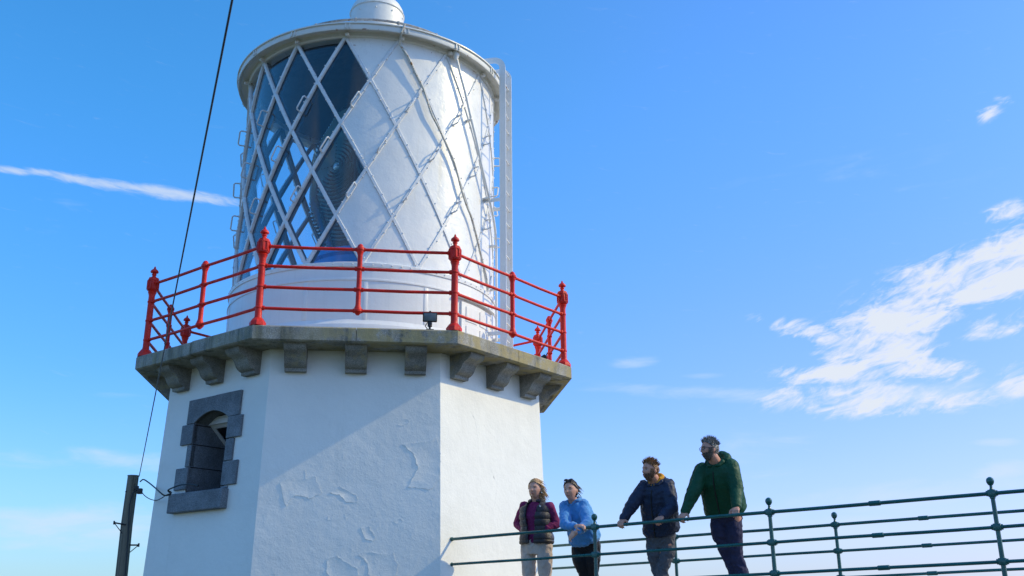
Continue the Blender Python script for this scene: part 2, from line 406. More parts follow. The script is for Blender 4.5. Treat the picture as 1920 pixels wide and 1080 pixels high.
# ================================================================== lighthouse tower
light = thing('lighthouse', 'white eight-sided lighthouse tower with diamond-glazed white lantern above a granite gallery', 'lighthouse', (CX, CY, -6.2))
zs = [-6.4 + (ZT - .06 + 6.4) * i / 24 for i in range(25)]
b = MB()
vs = []; NS = 6
for z in zs:
    for k in range(8):
        p0, p1 = octv(wall_r(z), k, z), octv(wall_r(z), k + 1, z)
        for q in range(NS): vs.append(p0.lerp(p1, (q + .0) / NS))
nr = 8 * NS
b.add(vs, [(i * nr + k, i * nr + (k + 1) % nr, (i + 1) * nr + (k + 1) % nr, (i + 1) * nr + k) for i in range(24) for k in range(nr)])
# window hole: drop the wall faces behind it and fill round the opening
HU0, HU1, HZ0, HZ1 = -.42, .27, .9, 2.37
(wu0, wzb) = px_face(0, 351, 913); (wu1, _) = px_face(0, 420, 905)
(_, wzs) = px_face(0, 373, 793); (_, wzt) = px_face(0, 407, 769); (_, sill_t) = px_face(0, 418, 917); (_, sill_b) = px_face(0, 400, 956)
wu0 = .5 * (px_face(0, 351, 913)[0] + px_face(0, 368, 794)[0]); wu1 = .5 * (px_face(0, 427, 805)[0] + px_face(0, 417, 916)[0])
print('window', wu0, wu1, wzs, wzt, sill_t, sill_b, px_face(0, 358, 745), px_face(0, 452, 738))
wallk = [k for k in range(8)]
b = MB()
def wall_face(k, holes=None):
    def P(u, z): return onface(k, u, z)
    hw = lambda z: wall_r(z) * math.sin(PI / 8)
    if holes is None:
        n = 10; m_ = 24; z0, z1 = -6.4, ZT - .06
        for i in range(m_):
            za, zb_ = z0 + (z1 - z0) * i / m_, z0 + (z1 - z0) * (i + 1) / m_
            b.add([P(-hw(za), za), P(hw(za), za), P(hw(zb_), zb_), P(-hw(zb_), zb_)], [(0, 1, 2, 3)])
    else:
        u0, u1, za, zb_ = holes; z0, z1 = -6.4, ZT - .06
        b.add([P(-hw(z0), z0), P(hw(z0), z0), P(hw(za), za), P(-hw(za), za)], [(0, 1, 2, 3)])
        b.add([P(-hw(za), za), P(u0, za), P(u0, zb_), P(-hw(zb_), zb_)], [(0, 1, 2, 3)])
        b.add([P(u1, za), P(hw(za), za), P(hw(zb_), zb_), P(u1, zb_)], [(0, 1, 2, 3)])
        b.add([P(-hw(zb_), zb_), P(hw(zb_), zb_), P(hw(z1), z1), P(-hw(z1), z1)], [(0, 1, 2, 3)])
HOLE = (wu0 - .04, wu1 + .04, sill_t - .03, wzt + .05)
for k in range(8): wall_face(k, HOLE if k == 0 else None)
bm_ = b
tower = b.build('tower_wall', M_PLASTER, light, sharp=20, recalc=False)
# flaking paint: thin raised sheets on the front face, edges catch the grazing sun
def flake(k, pts, th=.006, name='paint_blister'):
    th *= .47
    q = [px_face(k, *p) for p in pts]
    # jagged subdivision
    ring = []
    for i in range(len(q)):
        a, c = Vector(q[i]), Vector(q[(i + 1) % len(q)])
        n = max(1, int((c - a).length / .035))
        for j in range(n):
            w = a.lerp(c, j / n); ring.append((w.x + random.uniform(-.011, .011), w.y + random.uniform(-.011, .011)))
    B = MB(); n = len(ring); cu = sum(r[0] for r in ring) / n; cz = sum(r[1] for r in ring) / n
    vs = [onface(k, u, z, .0005) for u, z in ring] + [onface(k, u, z, th * random.uniform(.5, 1.25)) for u, z in ring]
    inner = [(cu + (u - cu) * .8, cz + (z - cz) * .8) for u, z in ring]
    vs += [onface(k, u, z, th * .35) for u, z in inner]
    fs = [(i, (i + 1) % n, n + (i + 1) % n, n + i) for i in range(n)] + [(n + i, n + (i + 1) % n, 2 * n + (i + 1) % n, 2 * n + i) for i in range(n)] + [tuple(2 * n + i for i in range(n))]
    B.add(vs, fs); return B.build(name, M_PLASTER, tower, sharp=25)
for th_, pts in [(.011, [(754, 832), (800, 828), (818, 817), (826, 845), (824, 900), (806, 918), (766, 914), (784, 880), (776, 850)]),
                 (.010, [(525, 905), (570, 882), (574, 897), (590, 893), (604, 925), (580, 934), (552, 928), (536, 948)]),
                 (.009, [(620, 922), (636, 912), (668, 930), (671, 941), (652, 942), (640, 930)]),
                 (.009, [(678, 990), (692, 988), (706, 1008), (700, 1014), (686, 1010)]),
                 (.011, [(612, 1050), (632, 1041), (654, 1058), (672, 1066), (668, 1090), (625, 1092), (612, 1075)]),
                 (.011, [(672, 1040), (684, 1034), (718, 1040), (738, 1038), (746, 1060), (742, 1090), (694, 1092), (690, 1056)]),
                 (.007, [(616, 967), (624, 966), (624, 976), (615, 975)]), (.007, [(645, 963), (656, 964), (650, 972)]),
                 (.006, [(738, 977), (752, 972), (755, 978), (742, 983)]), (.006, [(746, 796), (760, 784), (768, 792), (752, 800)]),
                 (.005, [(807, 936), (814, 935), (813, 942)]), (.006, [(505, 1078), (515, 1074), (520, 1086), (508, 1090)])]:
    flake(1, pts, th_)
for pts in [[(884, 770), (892, 790), (897, 842), (899, 800)], [(905, 795), (930, 790), (934, 830), (920, 812)], [(920, 880), (932, 905), (928, 950), (934, 908)]]:
    flake(2, pts, .0025)

# gallery slab: eight stones with fine joints
ft = .195
for k in range(8):
    B = MB(); n, e = face_axes(k)
    R = 3.362
    for sgn in (0, 1):
        a = octv(R, k + sgn, 0); mid = (octv(R, k, 0) + octv(R, k + 1, 0)) / 2; mid2 = mid
        off = -.0035 if sgn else .0035
        p0, p1 = (octv(R, k), mid + e * -.0035) if not sgn else (mid + e * .0035, octv(R, k + 1))
        zt = ZT + (random.uniform(-.006, .006)); ri = 1.9 / 3.362
        ins = .014
        outer_b = [p0, p1]; 
        def lev(z, off_): 
            return [Vector((p.x, p.y, z)) - n * off_ for p in (p0, p1)] 
        c0 = [C0 + (p0 - C0) * ri, C0 + (p1 - C0) * ri]
        ring = [(Vector((c0[0].x, c0[0].y, zt - ft)), Vector((c0[1].x, c0[1].y, zt - ft))), tuple(lev(zt - ft, .02)), tuple(lev(zt - ft + .015, 0)),
                tuple(lev(zt - .02, 0)), tuple(lev(zt, .022)), (Vector((c0[0].x, c0[0].y, zt)), Vector((c0[1].x, c0[1].y, zt)))]
        vs = [v for pr_ in ring for v in pr_]; m_ = len(ring)
        B.add(vs, [(2 * i, 2 * i + 1, 2 * ((i + 1) % m_) + 1, 2 * ((i + 1) % m_)) for i in range(m_)] + [tuple(2 * i for i in range(m_)), tuple(2 * i + 1 for i in range(m_ - 1, -1, -1))])
    B.build('gallery_slab', M_GRANITE, light)

B = MB(); B.lathe([(2.1, ZT + .012), (2.98, ZT + .012), (2.98, ZT + .002), (2.1, ZT + .002)], 8, C0, closed_prof=True, a0=TH, a1=TH + 2 * PI)
B.build('gallery_bounce_floor', M_FLAG, light)  # unseen pale sheet added over the slab to throw light up the drum
# corbels: ogee brackets, three to a face
prof = []
PJ, HT = .40, .31
pts = [(0, 0), (0, -HT), (.12, -HT), (.125, -HT + .04)]
pts += [(.135, -.266), (.16, -.256), (.19, -.238), (.215, -.212), (.232, -.18), (.248, -.15), (.27, -.125), (.305, -.104), (.345, -.09), (.377, -.068), (.395, -.04), (.4, -.01)]
pts.append((PJ, 0))
B = MB(); hw_ = .138
B.prism([(d, z) for d, z in pts], lambda d, z, u: (u, -d, z), -hw_, hw_)
corb0 = B.build('corbel', M_CORBEL, None, sharp=30)
first = True
for k in range(8):
    n, e = face_axes(k)
    for u in (-.765, 0.0, .765):
        z = ZT - ft + .002; base = onface(k, u, z - .2, -.03)
        M_ = Matrix.Translation(Vector((base.x, base.y, z))) @ Matrix.Rotation(math.atan2(e.y, e.x), 4, 'Z')
        if first:
            corb0.parent = light; corb0.matrix_parent_inverse = Matrix.Identity(4); corb0.matrix_basis = Matrix.Translation(-light.location) @ M_; first = False
        else: inst(corb0, light, M_)

# ---- window in the left face
win = MB()
DP = 1.3
def WF(u, z, d): return onface(0, u, z, d)
arch = [(wu1 - (wu1 - wu0) * i / 12, wzs + (wzt - wzs) * math.sin(PI * i / 12) ** .85) for i in range(13)]
# reveal sides and vault
rev = [(wu1, sill_t)] + arch + [(wu0, sill_t)]
win.add([WF(u, z, .012) for u, z in rev] + [WF(u, z, -DP) for u, z in rev], [(i, i + 1, len(rev) + i + 1, len(rev) + i) for i in range(len(rev) - 1)] + [(0, len(rev) - 1, 2 * len(rev) - 1, len(rev))])
window = win.build('window', M_STONE, light, sharp=40, recalc=False)
def stone(poly, d=.03, name='quoin'):
    q = [(u, z) for u, z in poly]; B = MB(); B.prism(q, WF, -.05, d)
    o_ = B.build(name, M_STONE, window)
    md = o_.modifiers.new('b', 'BEVEL'); md.width = .008; md.segments = 2; return o_
def P0(x, y): return px_face(0, x, y)
lu0, lu1 = P0(356, 770)[0], P0(452, 770)[0]; lzt = P0(405, 742)[1]
lz = P0(353, 797)[1]; lzr = P0(447, 778)[1]
ua = (wu0 + wu1) / 2
lefthalf = [(lu0, wzs), (lu0, lzt), (ua - .002, lzt)] + [p for p in arch[::-1] if p[0] < ua - .003][::-1]
righthalf = [(ua + .05, lzt), (lu1, lzt), (lu1, lzr)] + [(wu1, lzr)] + [p for p in arch if p[0] > ua + .049]
def arch_z(u):
    for (a, za), (b_, zb_) in zip(arch, arch[1:]):
        if b_ <= u <= a: return za + (zb_ - za) * (a - u) / (a - b_)
    return wzs
righthalf = [(ua + .05, lzt), (lu1, lzt), (lu1, lzr), (wu1, lzr)] + [p for p in arch if p[0] > ua + .055] + [(ua + .05, arch_z(ua + .05))]
lefthalf = [(lu0, wzs), (lu0, lzt), (ua + .046, lzt), (ua + .046, arch_z(ua + .046))] + [p for p in arch if p[0] < ua + .041]
stone(lefthalf, .028); stone(righthalf, .031)
def zl(y, x=360): return P0(x, y)[1]
g_ = .004
z_a, z_b, z_c = wzs, P0(341, 837)[1], P0(350, 877)[1]
for (x0, za, zb_, d) in [(P0(343, 815)[0], z_b, z_a, .03), (P0(351, 858)[0], z_c, z_b, .025), (P0(331, 900)[0], sill_t + .05, z_c, .032)]:
    stone([(x0, za + g_), (wu0, za + g_), (wu0, zb_ - g_), (x0, zb_ - g_)], d)
r_a, r_b, r_c, r_d = lzr, P0(455, 818)[1], P0(442, 862)[1], P0(443, 908)[1]
for (x0, za, zb_, d) in [(P0(455, 800)[0], r_b, r_a, .032), (P0(439, 840)[0], r_c, r_b, .025), (P0(446, 885)[0], r_d, r_c, .03), (P0(428, 912)[0], sill_t + .003, r_d, .024)]:
    stone([(wu1, za + g_), (x0, za + g_), (x0, zb_ - g_), (wu1, zb_ - g_)], d)
su0, su1 = P0(326, 945)[0], P0(427, 935)[0]
B = MB(); B.prism([(su0, sill_b), (su1, sill_b), (su1, sill_t), (su0, sill_t)], WF, -DP - .02, .1); so = B.build('sill', M_STONE, window)
md = so.modifiers.new('b', 'BEVEL'); md.width = .012; md.segments = 2
# course joints in the left reveal
for z in (z_b, z_c, z_a - .02):
    B = MB(); B.prism([(wu0 + .0, z - .006), (wu0 + .004, z - .006), (wu0 + .004, z + .006), (wu0, z + .006)], WF, -DP + .01, .0); B.build('mortar_joint', M_BLACK, window)
# timber head board, and a sash hung from it whose foot swings far inwards
DH = -.20
B = MB(); B.prism([(wu0, wzs + .0), (wu1, wzs + .0), (wu1, wzs + .10), (wu0, wzs + .10)], WF, DH - .06, DH); fr0 = B.build('frame', M_FRAME, window)
B = MB(); B.prism([(wu0, wzs + .10)] + [(wu1, wzs + .10)] + [p for p in arch if p[1] > wzs + .102], WF, DH - .08, DH - .03); B.build('tympanum', M_STONE, window)
def SF(u, w, d): return WF(u, wzs - w * .66, DH - .05 - w * .75 + d)
B = MB(); SL = 1.25; fw = .065
for (u0, u1) in ((wu0 + .004, wu0 + fw), (wu1 - fw, wu1 - .004)): B.prism([(u0, 0), (u1, 0), (u1, SL), (u0, SL)], SF, -.025, .025)
for (w0_, w1_) in ((.0, .06), (.6, .63), (SL - .08, SL)): B.prism([(wu0 + fw, w0_), (wu1 - fw, w0_), (wu1 - fw, w1_), (wu0 + fw, w1_)], SF, -.022, .022)
B.build('sash', M_FRAME, fr0)
B = MB(); B.prism([(wu0 + .03, .03), (wu1 - .03, .03), (wu1 - .03, SL - .03), (wu0 + .03, SL - .03)], SF, -.004, .004); B.build('pane', M_DARKGLASS, fr0)
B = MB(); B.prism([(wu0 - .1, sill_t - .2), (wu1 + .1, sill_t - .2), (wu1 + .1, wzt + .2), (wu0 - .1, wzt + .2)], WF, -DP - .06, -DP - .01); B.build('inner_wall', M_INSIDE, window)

# ================================================================== lantern
RL, PHI, ZG0, ZG1 = 2.0639, -.068754, 4.6547, 8.3255
ST = PI / 16
def LP(j, i, r): 
    a = PHI + j * ST; z = ZG0 + (ZG1 - ZG0) * i / 5
    return Vector((CX + math.sin(a) * r, CY - math.cos(a) * r, z))
B = MB()    # curb ring on which the glazing stands, and head ring
B.lathe([(1.93, ZG0 - .06), (RL + .05, ZG0 - .06), (RL + .055, ZG0 - .005), (RL + .03, ZG0 + .012), (1.93, ZG0 + .012)], 128, C0, closed_prof=True)
B2 = MB(); B2.lathe([(1.93, ZG1 - .02), (RL + .012, ZG1 - .02), (RL + .03, ZG1 + .0), (RL + .03, ZG1 + .08), (1.93, ZG1 + .08)], 128, C0, closed_prof=True)
for q in range(96):      # bolt heads along both rings
    a = 2 * PI * q / 96
    B.sphere((CX + math.sin(a) * (RL + .055), CY - math.cos(a) * (RL + .055), ZG0 - .028), .011, 6)
lantern = B.build('lantern', M_LANT, light); B2.build('head_ring', M_LANT, lantern)
# murette (drum below the glazing)
mr_ = MB()
mr_.lathe([(2.17, ZT - .02), (2.17, 3.70), (2.16, 3.745), (2.115, 3.80), (2.105, 3.82), (2.105, 4.385), (2.118, 4.392), (2.118, 4.415), (2.098, 4.425), (2.098, ZG0 - .05), (1.95, ZG0 - .05), (1.95, ZT - .02)], 160, C0, closed_prof=True)
mur = mr_.build('lantern_drum', M_BASE, lantern, sharp=25)
for a in [math.radians(q) for q in (-64, -38, -14, 9, 33, 108, 150, 200, 250)]:   # riveted plate seams
    B = MB(); er = Vector((math.sin(a), -math.cos(a), 0)); et = Vector((math.cos(a), math.sin(a), 0))
    B.box(C0 + er * 2.106 + Vector((0, 0, 4.1)), et * .03, er * .006, (0, 0, .275), .003)
    B.build('seam_strip', M_BASE, mur)
# hatch door with its rain hood on the right of the drum
def cylpatch(a0, a1, z0, z1, r0, r1, n=8):
    B = MB(); B.lathe([(r0, z0), (r1, z0), (r1, z1), (r0, z1)], n, C0, a0=a0, a1=a1, closed_prof=True); return B
door = cylpatch(math.radians(50), math.radians(72), ZT + .02, 4.30, 2.09, 2.135).build('door', M_BASE, lantern)
for (a0, a1, z0, z1) in [(52.5, 60, 3.5, 3.95), (62, 69.5, 3.5, 3.95), (52.5, 60, 4.02, 4.24), (62, 69.5, 4.02, 4.24)]:
    cylpatch(math.radians(a0), math.radians(a1), z0, z1, 2.12, 2.146).build('door_panel', M_BASE, door)
cylpatch(math.radians(46), math.radians(76), 4.345, 4.37, 2.09, 2.175, 12).build('rain_hood', M_BASE, lantern)
B = MB()
for z in (4.1, 3.75):
    a = math.radians(74); er = Vector((math.sin(a), -math.cos(a), 0)); et = Vector((math.cos(a), math.sin(a), 0)); p = C0 + Vector((0, 0, z))
    B = MB(); B.tube([p + er * 2.1, p + er * 2.18, p + er * 2.18 + Vector((0, 0, -.1)), p + er * 2.1 + Vector((0, 0, -.1))], .012, 6); B.build('door_handle', M_BAR, door)

def is_glass(j): 
    jj = ((j + 16) % 32) - 16       # -16..15
    return -15 <= jj <= 0
SUB = 6
for i in range(0, 6):
    for j in range(-16, 16):
        if (j + i) % 2: continue
        # rhombus centred on (j, i); clipped to a triangle at the rings
        i0, i1 = max(0, i - 1), min(5, i + 1)
        top = [(j, i + 1)] if i < 5 else [(j + 1, 5), (j - 1, 5)]
        bot = [(j, i - 1)] if i > 0 else [(j - 1, 0), (j + 1, 0)]
        poly = bot + ([(j + 1, i)] if 0 < i < 5 else []) + top + ([(j - 1, i)] if 0 < i < 5 else [])
        # rows between i0..i1, each row spans the rhombus width
        B = MB(); rows = []
        r_in, r_out = (RL - .028, RL - .018) if is_glass(j) else (RL - .02, RL + .002)
        for s_ in range(SUB * 2 + 1):
            ii = i0 + (i1 - i0) * s_ / (SUB * 2); w = max(.0, 1 - abs(ii - i))
            rows.append([(j - w + 2 * w * q / SUB, ii) for q in range(SUB + 1)])
        for rad in (r_out, r_in):
            vs = [LP(a, c, rad) for rw in rows for (a, c) in rw]
            B.add(vs, [(r_ * (SUB + 1) + q, r_ * (SUB + 1) + q + 1, (r_ + 1) * (SUB + 1) + q + 1, (r_ + 1) * (SUB + 1) + q) for r_ in range(2 * SUB) for q in range(SUB)] if rad == r_out else
                  [(r_ * (SUB + 1) + q, (r_ + 1) * (SUB + 1) + q, (r_ + 1) * (SUB + 1) + q + 1, r_ * (SUB + 1) + q + 1) for r_ in range(2 * SUB) for q in range(SUB)])
        if is_glass(j): B.build('glass_pane', M_GLASS, lantern, recalc=False, sharp=80)
        else: B.build('blank_panel', M_LANT, lantern, recalc=False, sharp=80)
# helical glazing bars
def bar(j0, sgn, glassy):
    B = MB(); n = 20; vs = []; vs2 = []
    w, ri, ro = (.027, RL - .105, RL + .018)
    pts = [LP(j0 + sgn * 5 * t / n, 5 * t / n, 1.0) for t in range(n + 1)]
    for t in range(n + 1):
        a = PHI + (j0 + sgn * 5 * t / n) * ST
        er = Vector((math.sin(a), -math.cos(a), 0)); et = Vector((math.cos(a), math.sin(a), 0))
        T = (et * (sgn * ST * RL * 5) + Vector((0, 0, ZG1 - ZG0))).normalized(); Bn = T.cross(er)
        c = C0 + Vector((0, 0, ZG0 + (ZG1 - ZG0) * t / n))
        for (dw, rr) in ((-w, ro - .010), (-w * .7, ro), (w * .7, ro), (w, ro - .010), (w, RL - .022), (-w, RL - .022)):
            vs.append(c + er * rr + Bn * dw)
        for (dw, rr) in ((-w * .95, RL - .023), (w * .95, RL - .023), (w * .95, ri), (-w * .95, ri)): vs2.append(c + er * rr + Bn * dw)
    m_ = 6
    B.add(vs, [(i * m_ + k, i * m_ + (k + 1) % m_, (i + 1) * m_ + (k + 1) % m_, (i + 1) * m_ + k) for i in range(n) for k in range(m_)] + [tuple(range(m_)), tuple(n * m_ + k for k in range(m_ - 1, -1, -1))])
    nr_ = 26
    for q in range(nr_):
        f = (q + .5) / nr_; a = PHI + (j0 + sgn * 5 * f) * ST
        er = Vector((math.sin(a), -math.cos(a), 0)); et = Vector((math.cos(a), math.sin(a), 0))
        T = (et * (sgn * ST * RL * 5) + Vector((0, 0, ZG1 - ZG0))).normalized(); Bn = T.cross(er)
        B.sphere(C0 + er * (ro + .001) + Vector((0, 0, ZG0 + (ZG1 - ZG0) * f)) + Bn * (.024 if q % 2 else -.024), .0115, 6)
    gb = B.build('glazing_bar', M_BAR, lantern, sharp=40)
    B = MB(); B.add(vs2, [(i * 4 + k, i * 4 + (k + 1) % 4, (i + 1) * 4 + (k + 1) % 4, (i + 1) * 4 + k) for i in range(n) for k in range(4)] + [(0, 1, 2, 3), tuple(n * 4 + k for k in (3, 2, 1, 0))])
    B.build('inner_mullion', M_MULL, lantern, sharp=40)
for jj in range(-15, 17, 2):
    bar(jj, 1, True); bar(jj, -1, True)
# grab handles on the rising bars
h0 = MB()
hl, ho = .115, .10
h0.tube([(0, 0, -hl), (0, -ho + .02, -hl), (0, -ho, -hl + .02), (0, -ho, hl - .02), (0, -ho + .02, hl), (0, 0, hl)], .0115, 8)
h0.sphere((0, -.005, -hl), (.02, .012, .02), 8); h0.sphere((0, -.005, hl), (.02, .012, .02), 8)
hsrc = h0.build('grab_handle', M_BAR, None); placed = False
for i in (1.5, 2.5, 3.5):
    for j in range(-16, 16):
        jj = j + .5
        # rising bars obey j - i = odd
        if (int(round(jj - i)) % 2) == 0: continue
        a = PHI + jj * ST; er = Vector((math.sin(a), -math.cos(a), 0)); et = Vector((math.cos(a), math.sin(a), 0))
        T = (et * (ST * RL * 5) + Vector((0, 0, ZG1 - ZG0))).normalized()
        X = T.cross(-er).normalized() * -1
        R_ = Matrix((X, -er, T)).transposed().to_4x4()
        M_ = Matrix.Translation(LP(jj, i, RL + .018)) @ R_
        if not placed:
            hsrc.parent = lantern; hsrc.matrix_parent_inverse = Matrix.Identity(4); hsrc.matrix_basis = M_; placed = True
        else: inst(hsrc, lantern, M_)
# eave, roof, ventilator, roof ring
B = MB()
B.lathe([(2.0, 8.36), (2.085, 8.355), (2.10, 8.385), (2.12, 8.39), (2.20, 8.375), (2.235, 8.335), (2.255, 8.335), (2.262, 8.35), (2.262, 8.42), (2.285, 8.425), (2.285, 8.445), (2.25, 8.455), (2.2, 8.44), (2.0, 8.5)], 160, C0, closed_prof=True)
eave = B.build('eave_gutter', M_EAVE, lantern, sharp=30)
B = MB(); B.lathe([(2.22, 8.44), (1.9, 8.56), (1.4, 8.76), (.9, 8.93), (.5, 9.02), (.5, 9.06), (.47, 9.1), (.47, 10.07), (.46, 10.15), (.42, 10.23), (.34, 10.31), (.2, 10.38), (0, 10.42)], 96, C0, cap=False)
roof = B.build('roof', M_EAVE, lantern, sharp=30)
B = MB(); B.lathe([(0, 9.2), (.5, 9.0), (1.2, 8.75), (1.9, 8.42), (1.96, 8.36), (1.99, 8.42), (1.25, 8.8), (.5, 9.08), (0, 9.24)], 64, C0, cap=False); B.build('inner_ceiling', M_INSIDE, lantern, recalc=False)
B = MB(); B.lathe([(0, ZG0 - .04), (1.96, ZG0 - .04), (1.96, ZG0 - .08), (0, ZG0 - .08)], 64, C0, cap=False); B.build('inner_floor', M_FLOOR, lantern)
B = MB()
RR, ZR = 1.72, 8.86
B.tube([(CX + RR * math.sin(2 * PI * q / 96), CY - RR * math.cos(2 * PI * q / 96), ZR) for q in range(96)], .02, 8, closed=True)
for q in range(16):
    a = PHI + 2 * q * ST + .03; d = Vector((math.sin(a), -math.cos(a), 0))
    B.tube([C0 + d * RR + Vector((0, 0, ZR)), C0 + d * RR + Vector((0, 0, 8.62))], .014, 6)
    B.sphere(C0 + d * RR + Vector((0, 0, ZR)), (.034, .034, .03), 8)
B.build('roof_ring', M_RING, lantern)
for q in range(16):         # round drain bosses under the eave and lugs on the fascia
    a = PHI + 2 * q * ST + .02; d = Vector((math.sin(a), -math.cos(a), 0)); e_ = Vector((math.cos(a), math.sin(a), 0))
    B = MB(); B.tube([C0 + d * 2.08 + Vector((0, 0, 8.345)), C0 + d * 2.13 + Vector((0, 0, 8.325))], .036, 12); B.sphere(C0 + d * 2.135 + Vector((0, 0, 8.325)), .036, 10)
    B.build('eave_boss', M_LANT, eave)
    for w_, o1 in ((.011, 0), (.007, .06)): B = MB(); B.box(C0 + d * 2.268 + e_ * o1 + Vector((0, 0, 8.395)), e_ * w_, d * .011, (0, 0, .05), .003); B.build('fascia_lug', M_EAVE, eave)
B = MB()
for q in range(10):
    a = 2 * PI * q / 10 + .1; d = Vector((math.sin(a), -math.cos(a), 0)); B.sphere(C0 + d * .472 + Vector((0, 0, 9.95)), .016, 6)
B.tube([(CX + .475 * math.sin(2 * PI * q / 64), CY - .475 * math.cos(2 * PI * q / 64), 10.06) for q in range(64)], .012, 6, closed=True)
B.build('ventilator_band', M_EAVE, roof)

# ---- pipes on the lantern
def pipe_path(pts, R):
    ps = [at_cyl(x, y, R) for x, y in pts]; o_ = []
    for i in range(len(ps) - 1):
        for q in range(4):
            t = q / 4; a, b_, c, d = ps[max(i - 1, 0)], ps[i], ps[i + 1], ps[min(i + 2, len(ps) - 1)]
            o_.append(.5 * ((2 * b_) + (c - a) * t + (2 * a - 5 * b_ + 4 * c - d) * t * t + (3 * b_ - a - 3 * c + d) * t ** 3))
    return o_ + [ps[-1]]
B = MB(); pp = [at_cyl(759, 45, 2.29), at_cyl(753, 60, 2.27)] + pipe_path([(749, 83), (766, 108), (780, 139), (794, 167), (808, 211), (819, 233), (833, 262), (852, 306), (866, 358), (876, 388), (886, 414), (899, 467), (911, 517), (915, 544)], RL + .065)
B.tube(pp, .017, 8)
c1 = B.build('lightning_conductor', M_RUSTY); tag(c1, 'rusty white conductor cable snaking from the eave down the blank lantern panels', 'cable')
c1.name = 'conductor_cable'
pts = [(856, 108), (862, 135), (872, 172), (881, 212), (893, 262), (902, 305), (911, 345), (919, 380), (926, 415), (930, 450), (931, 500), (931, 560), (931, 640)]
drain = thing('drain_pipe', 'straight white drain pipe with a round hopper at its top right under the eave', 'pipe', at_cyl(931, 640, 2.16))
B = MB(); B.tube(pipe_path(pts, RL + .10), .021, 10); B.build('pipe', M_LANT, drain)
B = MB(); c_ = at_cyl(855, 103, RL + .10); B.sphere(c_ + Vector((0, 0, .03)), (.058, .058, .045), 14); B.lathe([(.0, -.09), (.024, -.09), (.045, -.03), (.058, .0), (.058, .02), (0, .03)], 16, c_, cap=False); B.build('hopper', M_LANT, drain)
for i in (13, 27, 37, 43):
    p = pipe_path(pts, RL + .10)[i]; d = Vector((p.x - CX, p.y - CY, 0)).normalized(); e_ = Vector((-d.y, d.x, 0))
    B = MB(); B.box(p - d * .04, e_ * .024, d * .06, (0, 0, .014), .005); B.build('pipe_clip', M_LANT, drain)

# ================================================================== ladder
la = thing('ladder', 'white steel ladder standing off the right side of the lantern', 'ladder', C0 + Vector((math.sin(1.307) * 2.37, -math.cos(1.307) * 2.37, ZT)))
aL = 1.3072; dn = Vector((math.sin(aL), -math.cos(aL), 0)); de = Vector((math.cos(aL), math.sin(aL), 0)); RLd = 2.368
zt_ = 8.53
for sg in (-1, 1):
    B = MB(); base = C0 + dn * RLd + de * (.19 * sg)
    path = [(0, ZT), (0, 5), (0, 7), (0, zt_)] + [(-.16 + .16 * math.cos(t * PI / 2 / 6), zt_ + .16 * math.sin(t * PI / 2 / 6)) for t in range(1, 7)] + [(-.45, zt_ + .17)]
    vs = []
    for i, (q, z) in enumerate(path):
        qa, za = path[max(i - 1, 0)]; qb, zb_ = path[min(i + 1, len(path) - 1)]; T = Vector((qb - qa, zb_ - za)).normalized(); Nn = Vector((T.y, -T.x))
        for (s1, s2) in ((-1, -1), (1, -1), (1, 1), (-1, 1)):
            vs.append(base + dn * (q + Nn.x * s1 * .05) + de * (s2 * .007) + Vector((0, 0, z + Nn.y * s1 * .05)))
    n = len(path)
    B.add(vs, [(i * 4 + k, i * 4 + (k + 1) % 4, (i + 1) * 4 + (k + 1) % 4, (i + 1) * 4 + k) for i in range(n - 1) for k in range(4)] + [(0, 1, 2, 3), tuple((n - 1) * 4 + k for k in (3, 2, 1, 0))])
    B.build('stringer', M_LANT, la, sharp=30)
z = ZT + .2
while z < zt_ + .05:
    B = MB(); p = C0 + dn * RLd + Vector((0, 0, z)); B.tube([p - de * .19, p + de * .19], .0115, 8); B.build('rung', M_LANT, la); z += .275
for z in (ZT + .55, 6.17):
    for sg in (-1, 1):
        B = MB(); p = C0 + Vector((0, 0, z)) + de * (.19 * sg); 
        B.box(p + dn * 2.19, dn * .17, de * .006, (0, 0, .03), .003); B.box(p + dn * 2.03, dn * .008, de * .05, (0, 0, .05), .003); B.build('standoff_bracket', M_LANT, la)

# ================================================================== red gallery railing
RP = 3.25
rail = thing('gallery_railing', 'red iron railing with spiked corner posts round the lighthouse gallery', 'railing', (CX, CY, ZT))
rh = [1.085, .815, .53, .245]
post = MB()
post.lathe([(.0, 0), (.105, 0), (.105, .045), (.095, .06), (.07, .095), (.06, .105)], 8, cap=False, a0=PI / 8, a1=PI / 8 + 2 * PI)
post.lathe([(.06, .09), (.05, .11), (.046, .14), (.044, .9), (.05, .93), (.062, .96), (.05, .975)], 16, cap=False)
post.lathe([(.045, .965), (.078, .99), (.080, 1.0), (.080, 1.14), (.07, 1.175), (.04, 1.185)], 8, cap=False, a0=PI / 8, a1=PI / 8 + 2 * PI)
for q in range(8):
    a = q * PI / 4; d = Vector((math.sin(a), -math.cos(a), 0)); e_ = Vector((math.cos(a), math.sin(a), 0))
    for sx in (-1, 1): post.box(d * .077 + e_ * (.024 * sx) + Vector((0, 0, 1.07)), e_ * .006, d * .006, (0, 0, .065), .002)
    for sz in (-1, 1): post.box(d * .077 + Vector((0, 0, 1.07 + sz * .062)), e_ * .028, d * .006, (0, 0, .006), .002)
for z in rh[1:]: post.sphere((0, 0, z), (.053, .053, .034), 14)
p_ob = post.build('corner_post', M_RED, None)
fin = MB(); fin.lathe([(.04, 1.18), (.03, 1.195), (.024, 1.215), (.034, 1.225), (.034, 1.235), (.024, 1.245), (.034, 1.255), (.056, 1.262), (.058, 1.272), (.05, 1.292), (.03, 1.31), (.014, 1.325), (.016, 1.332), (.008, 1.35), (0, 1.362)], 16, cap=False)
f_ob = fin.build('finial', M_RED, None)
mid = MB()
HM = 1.12
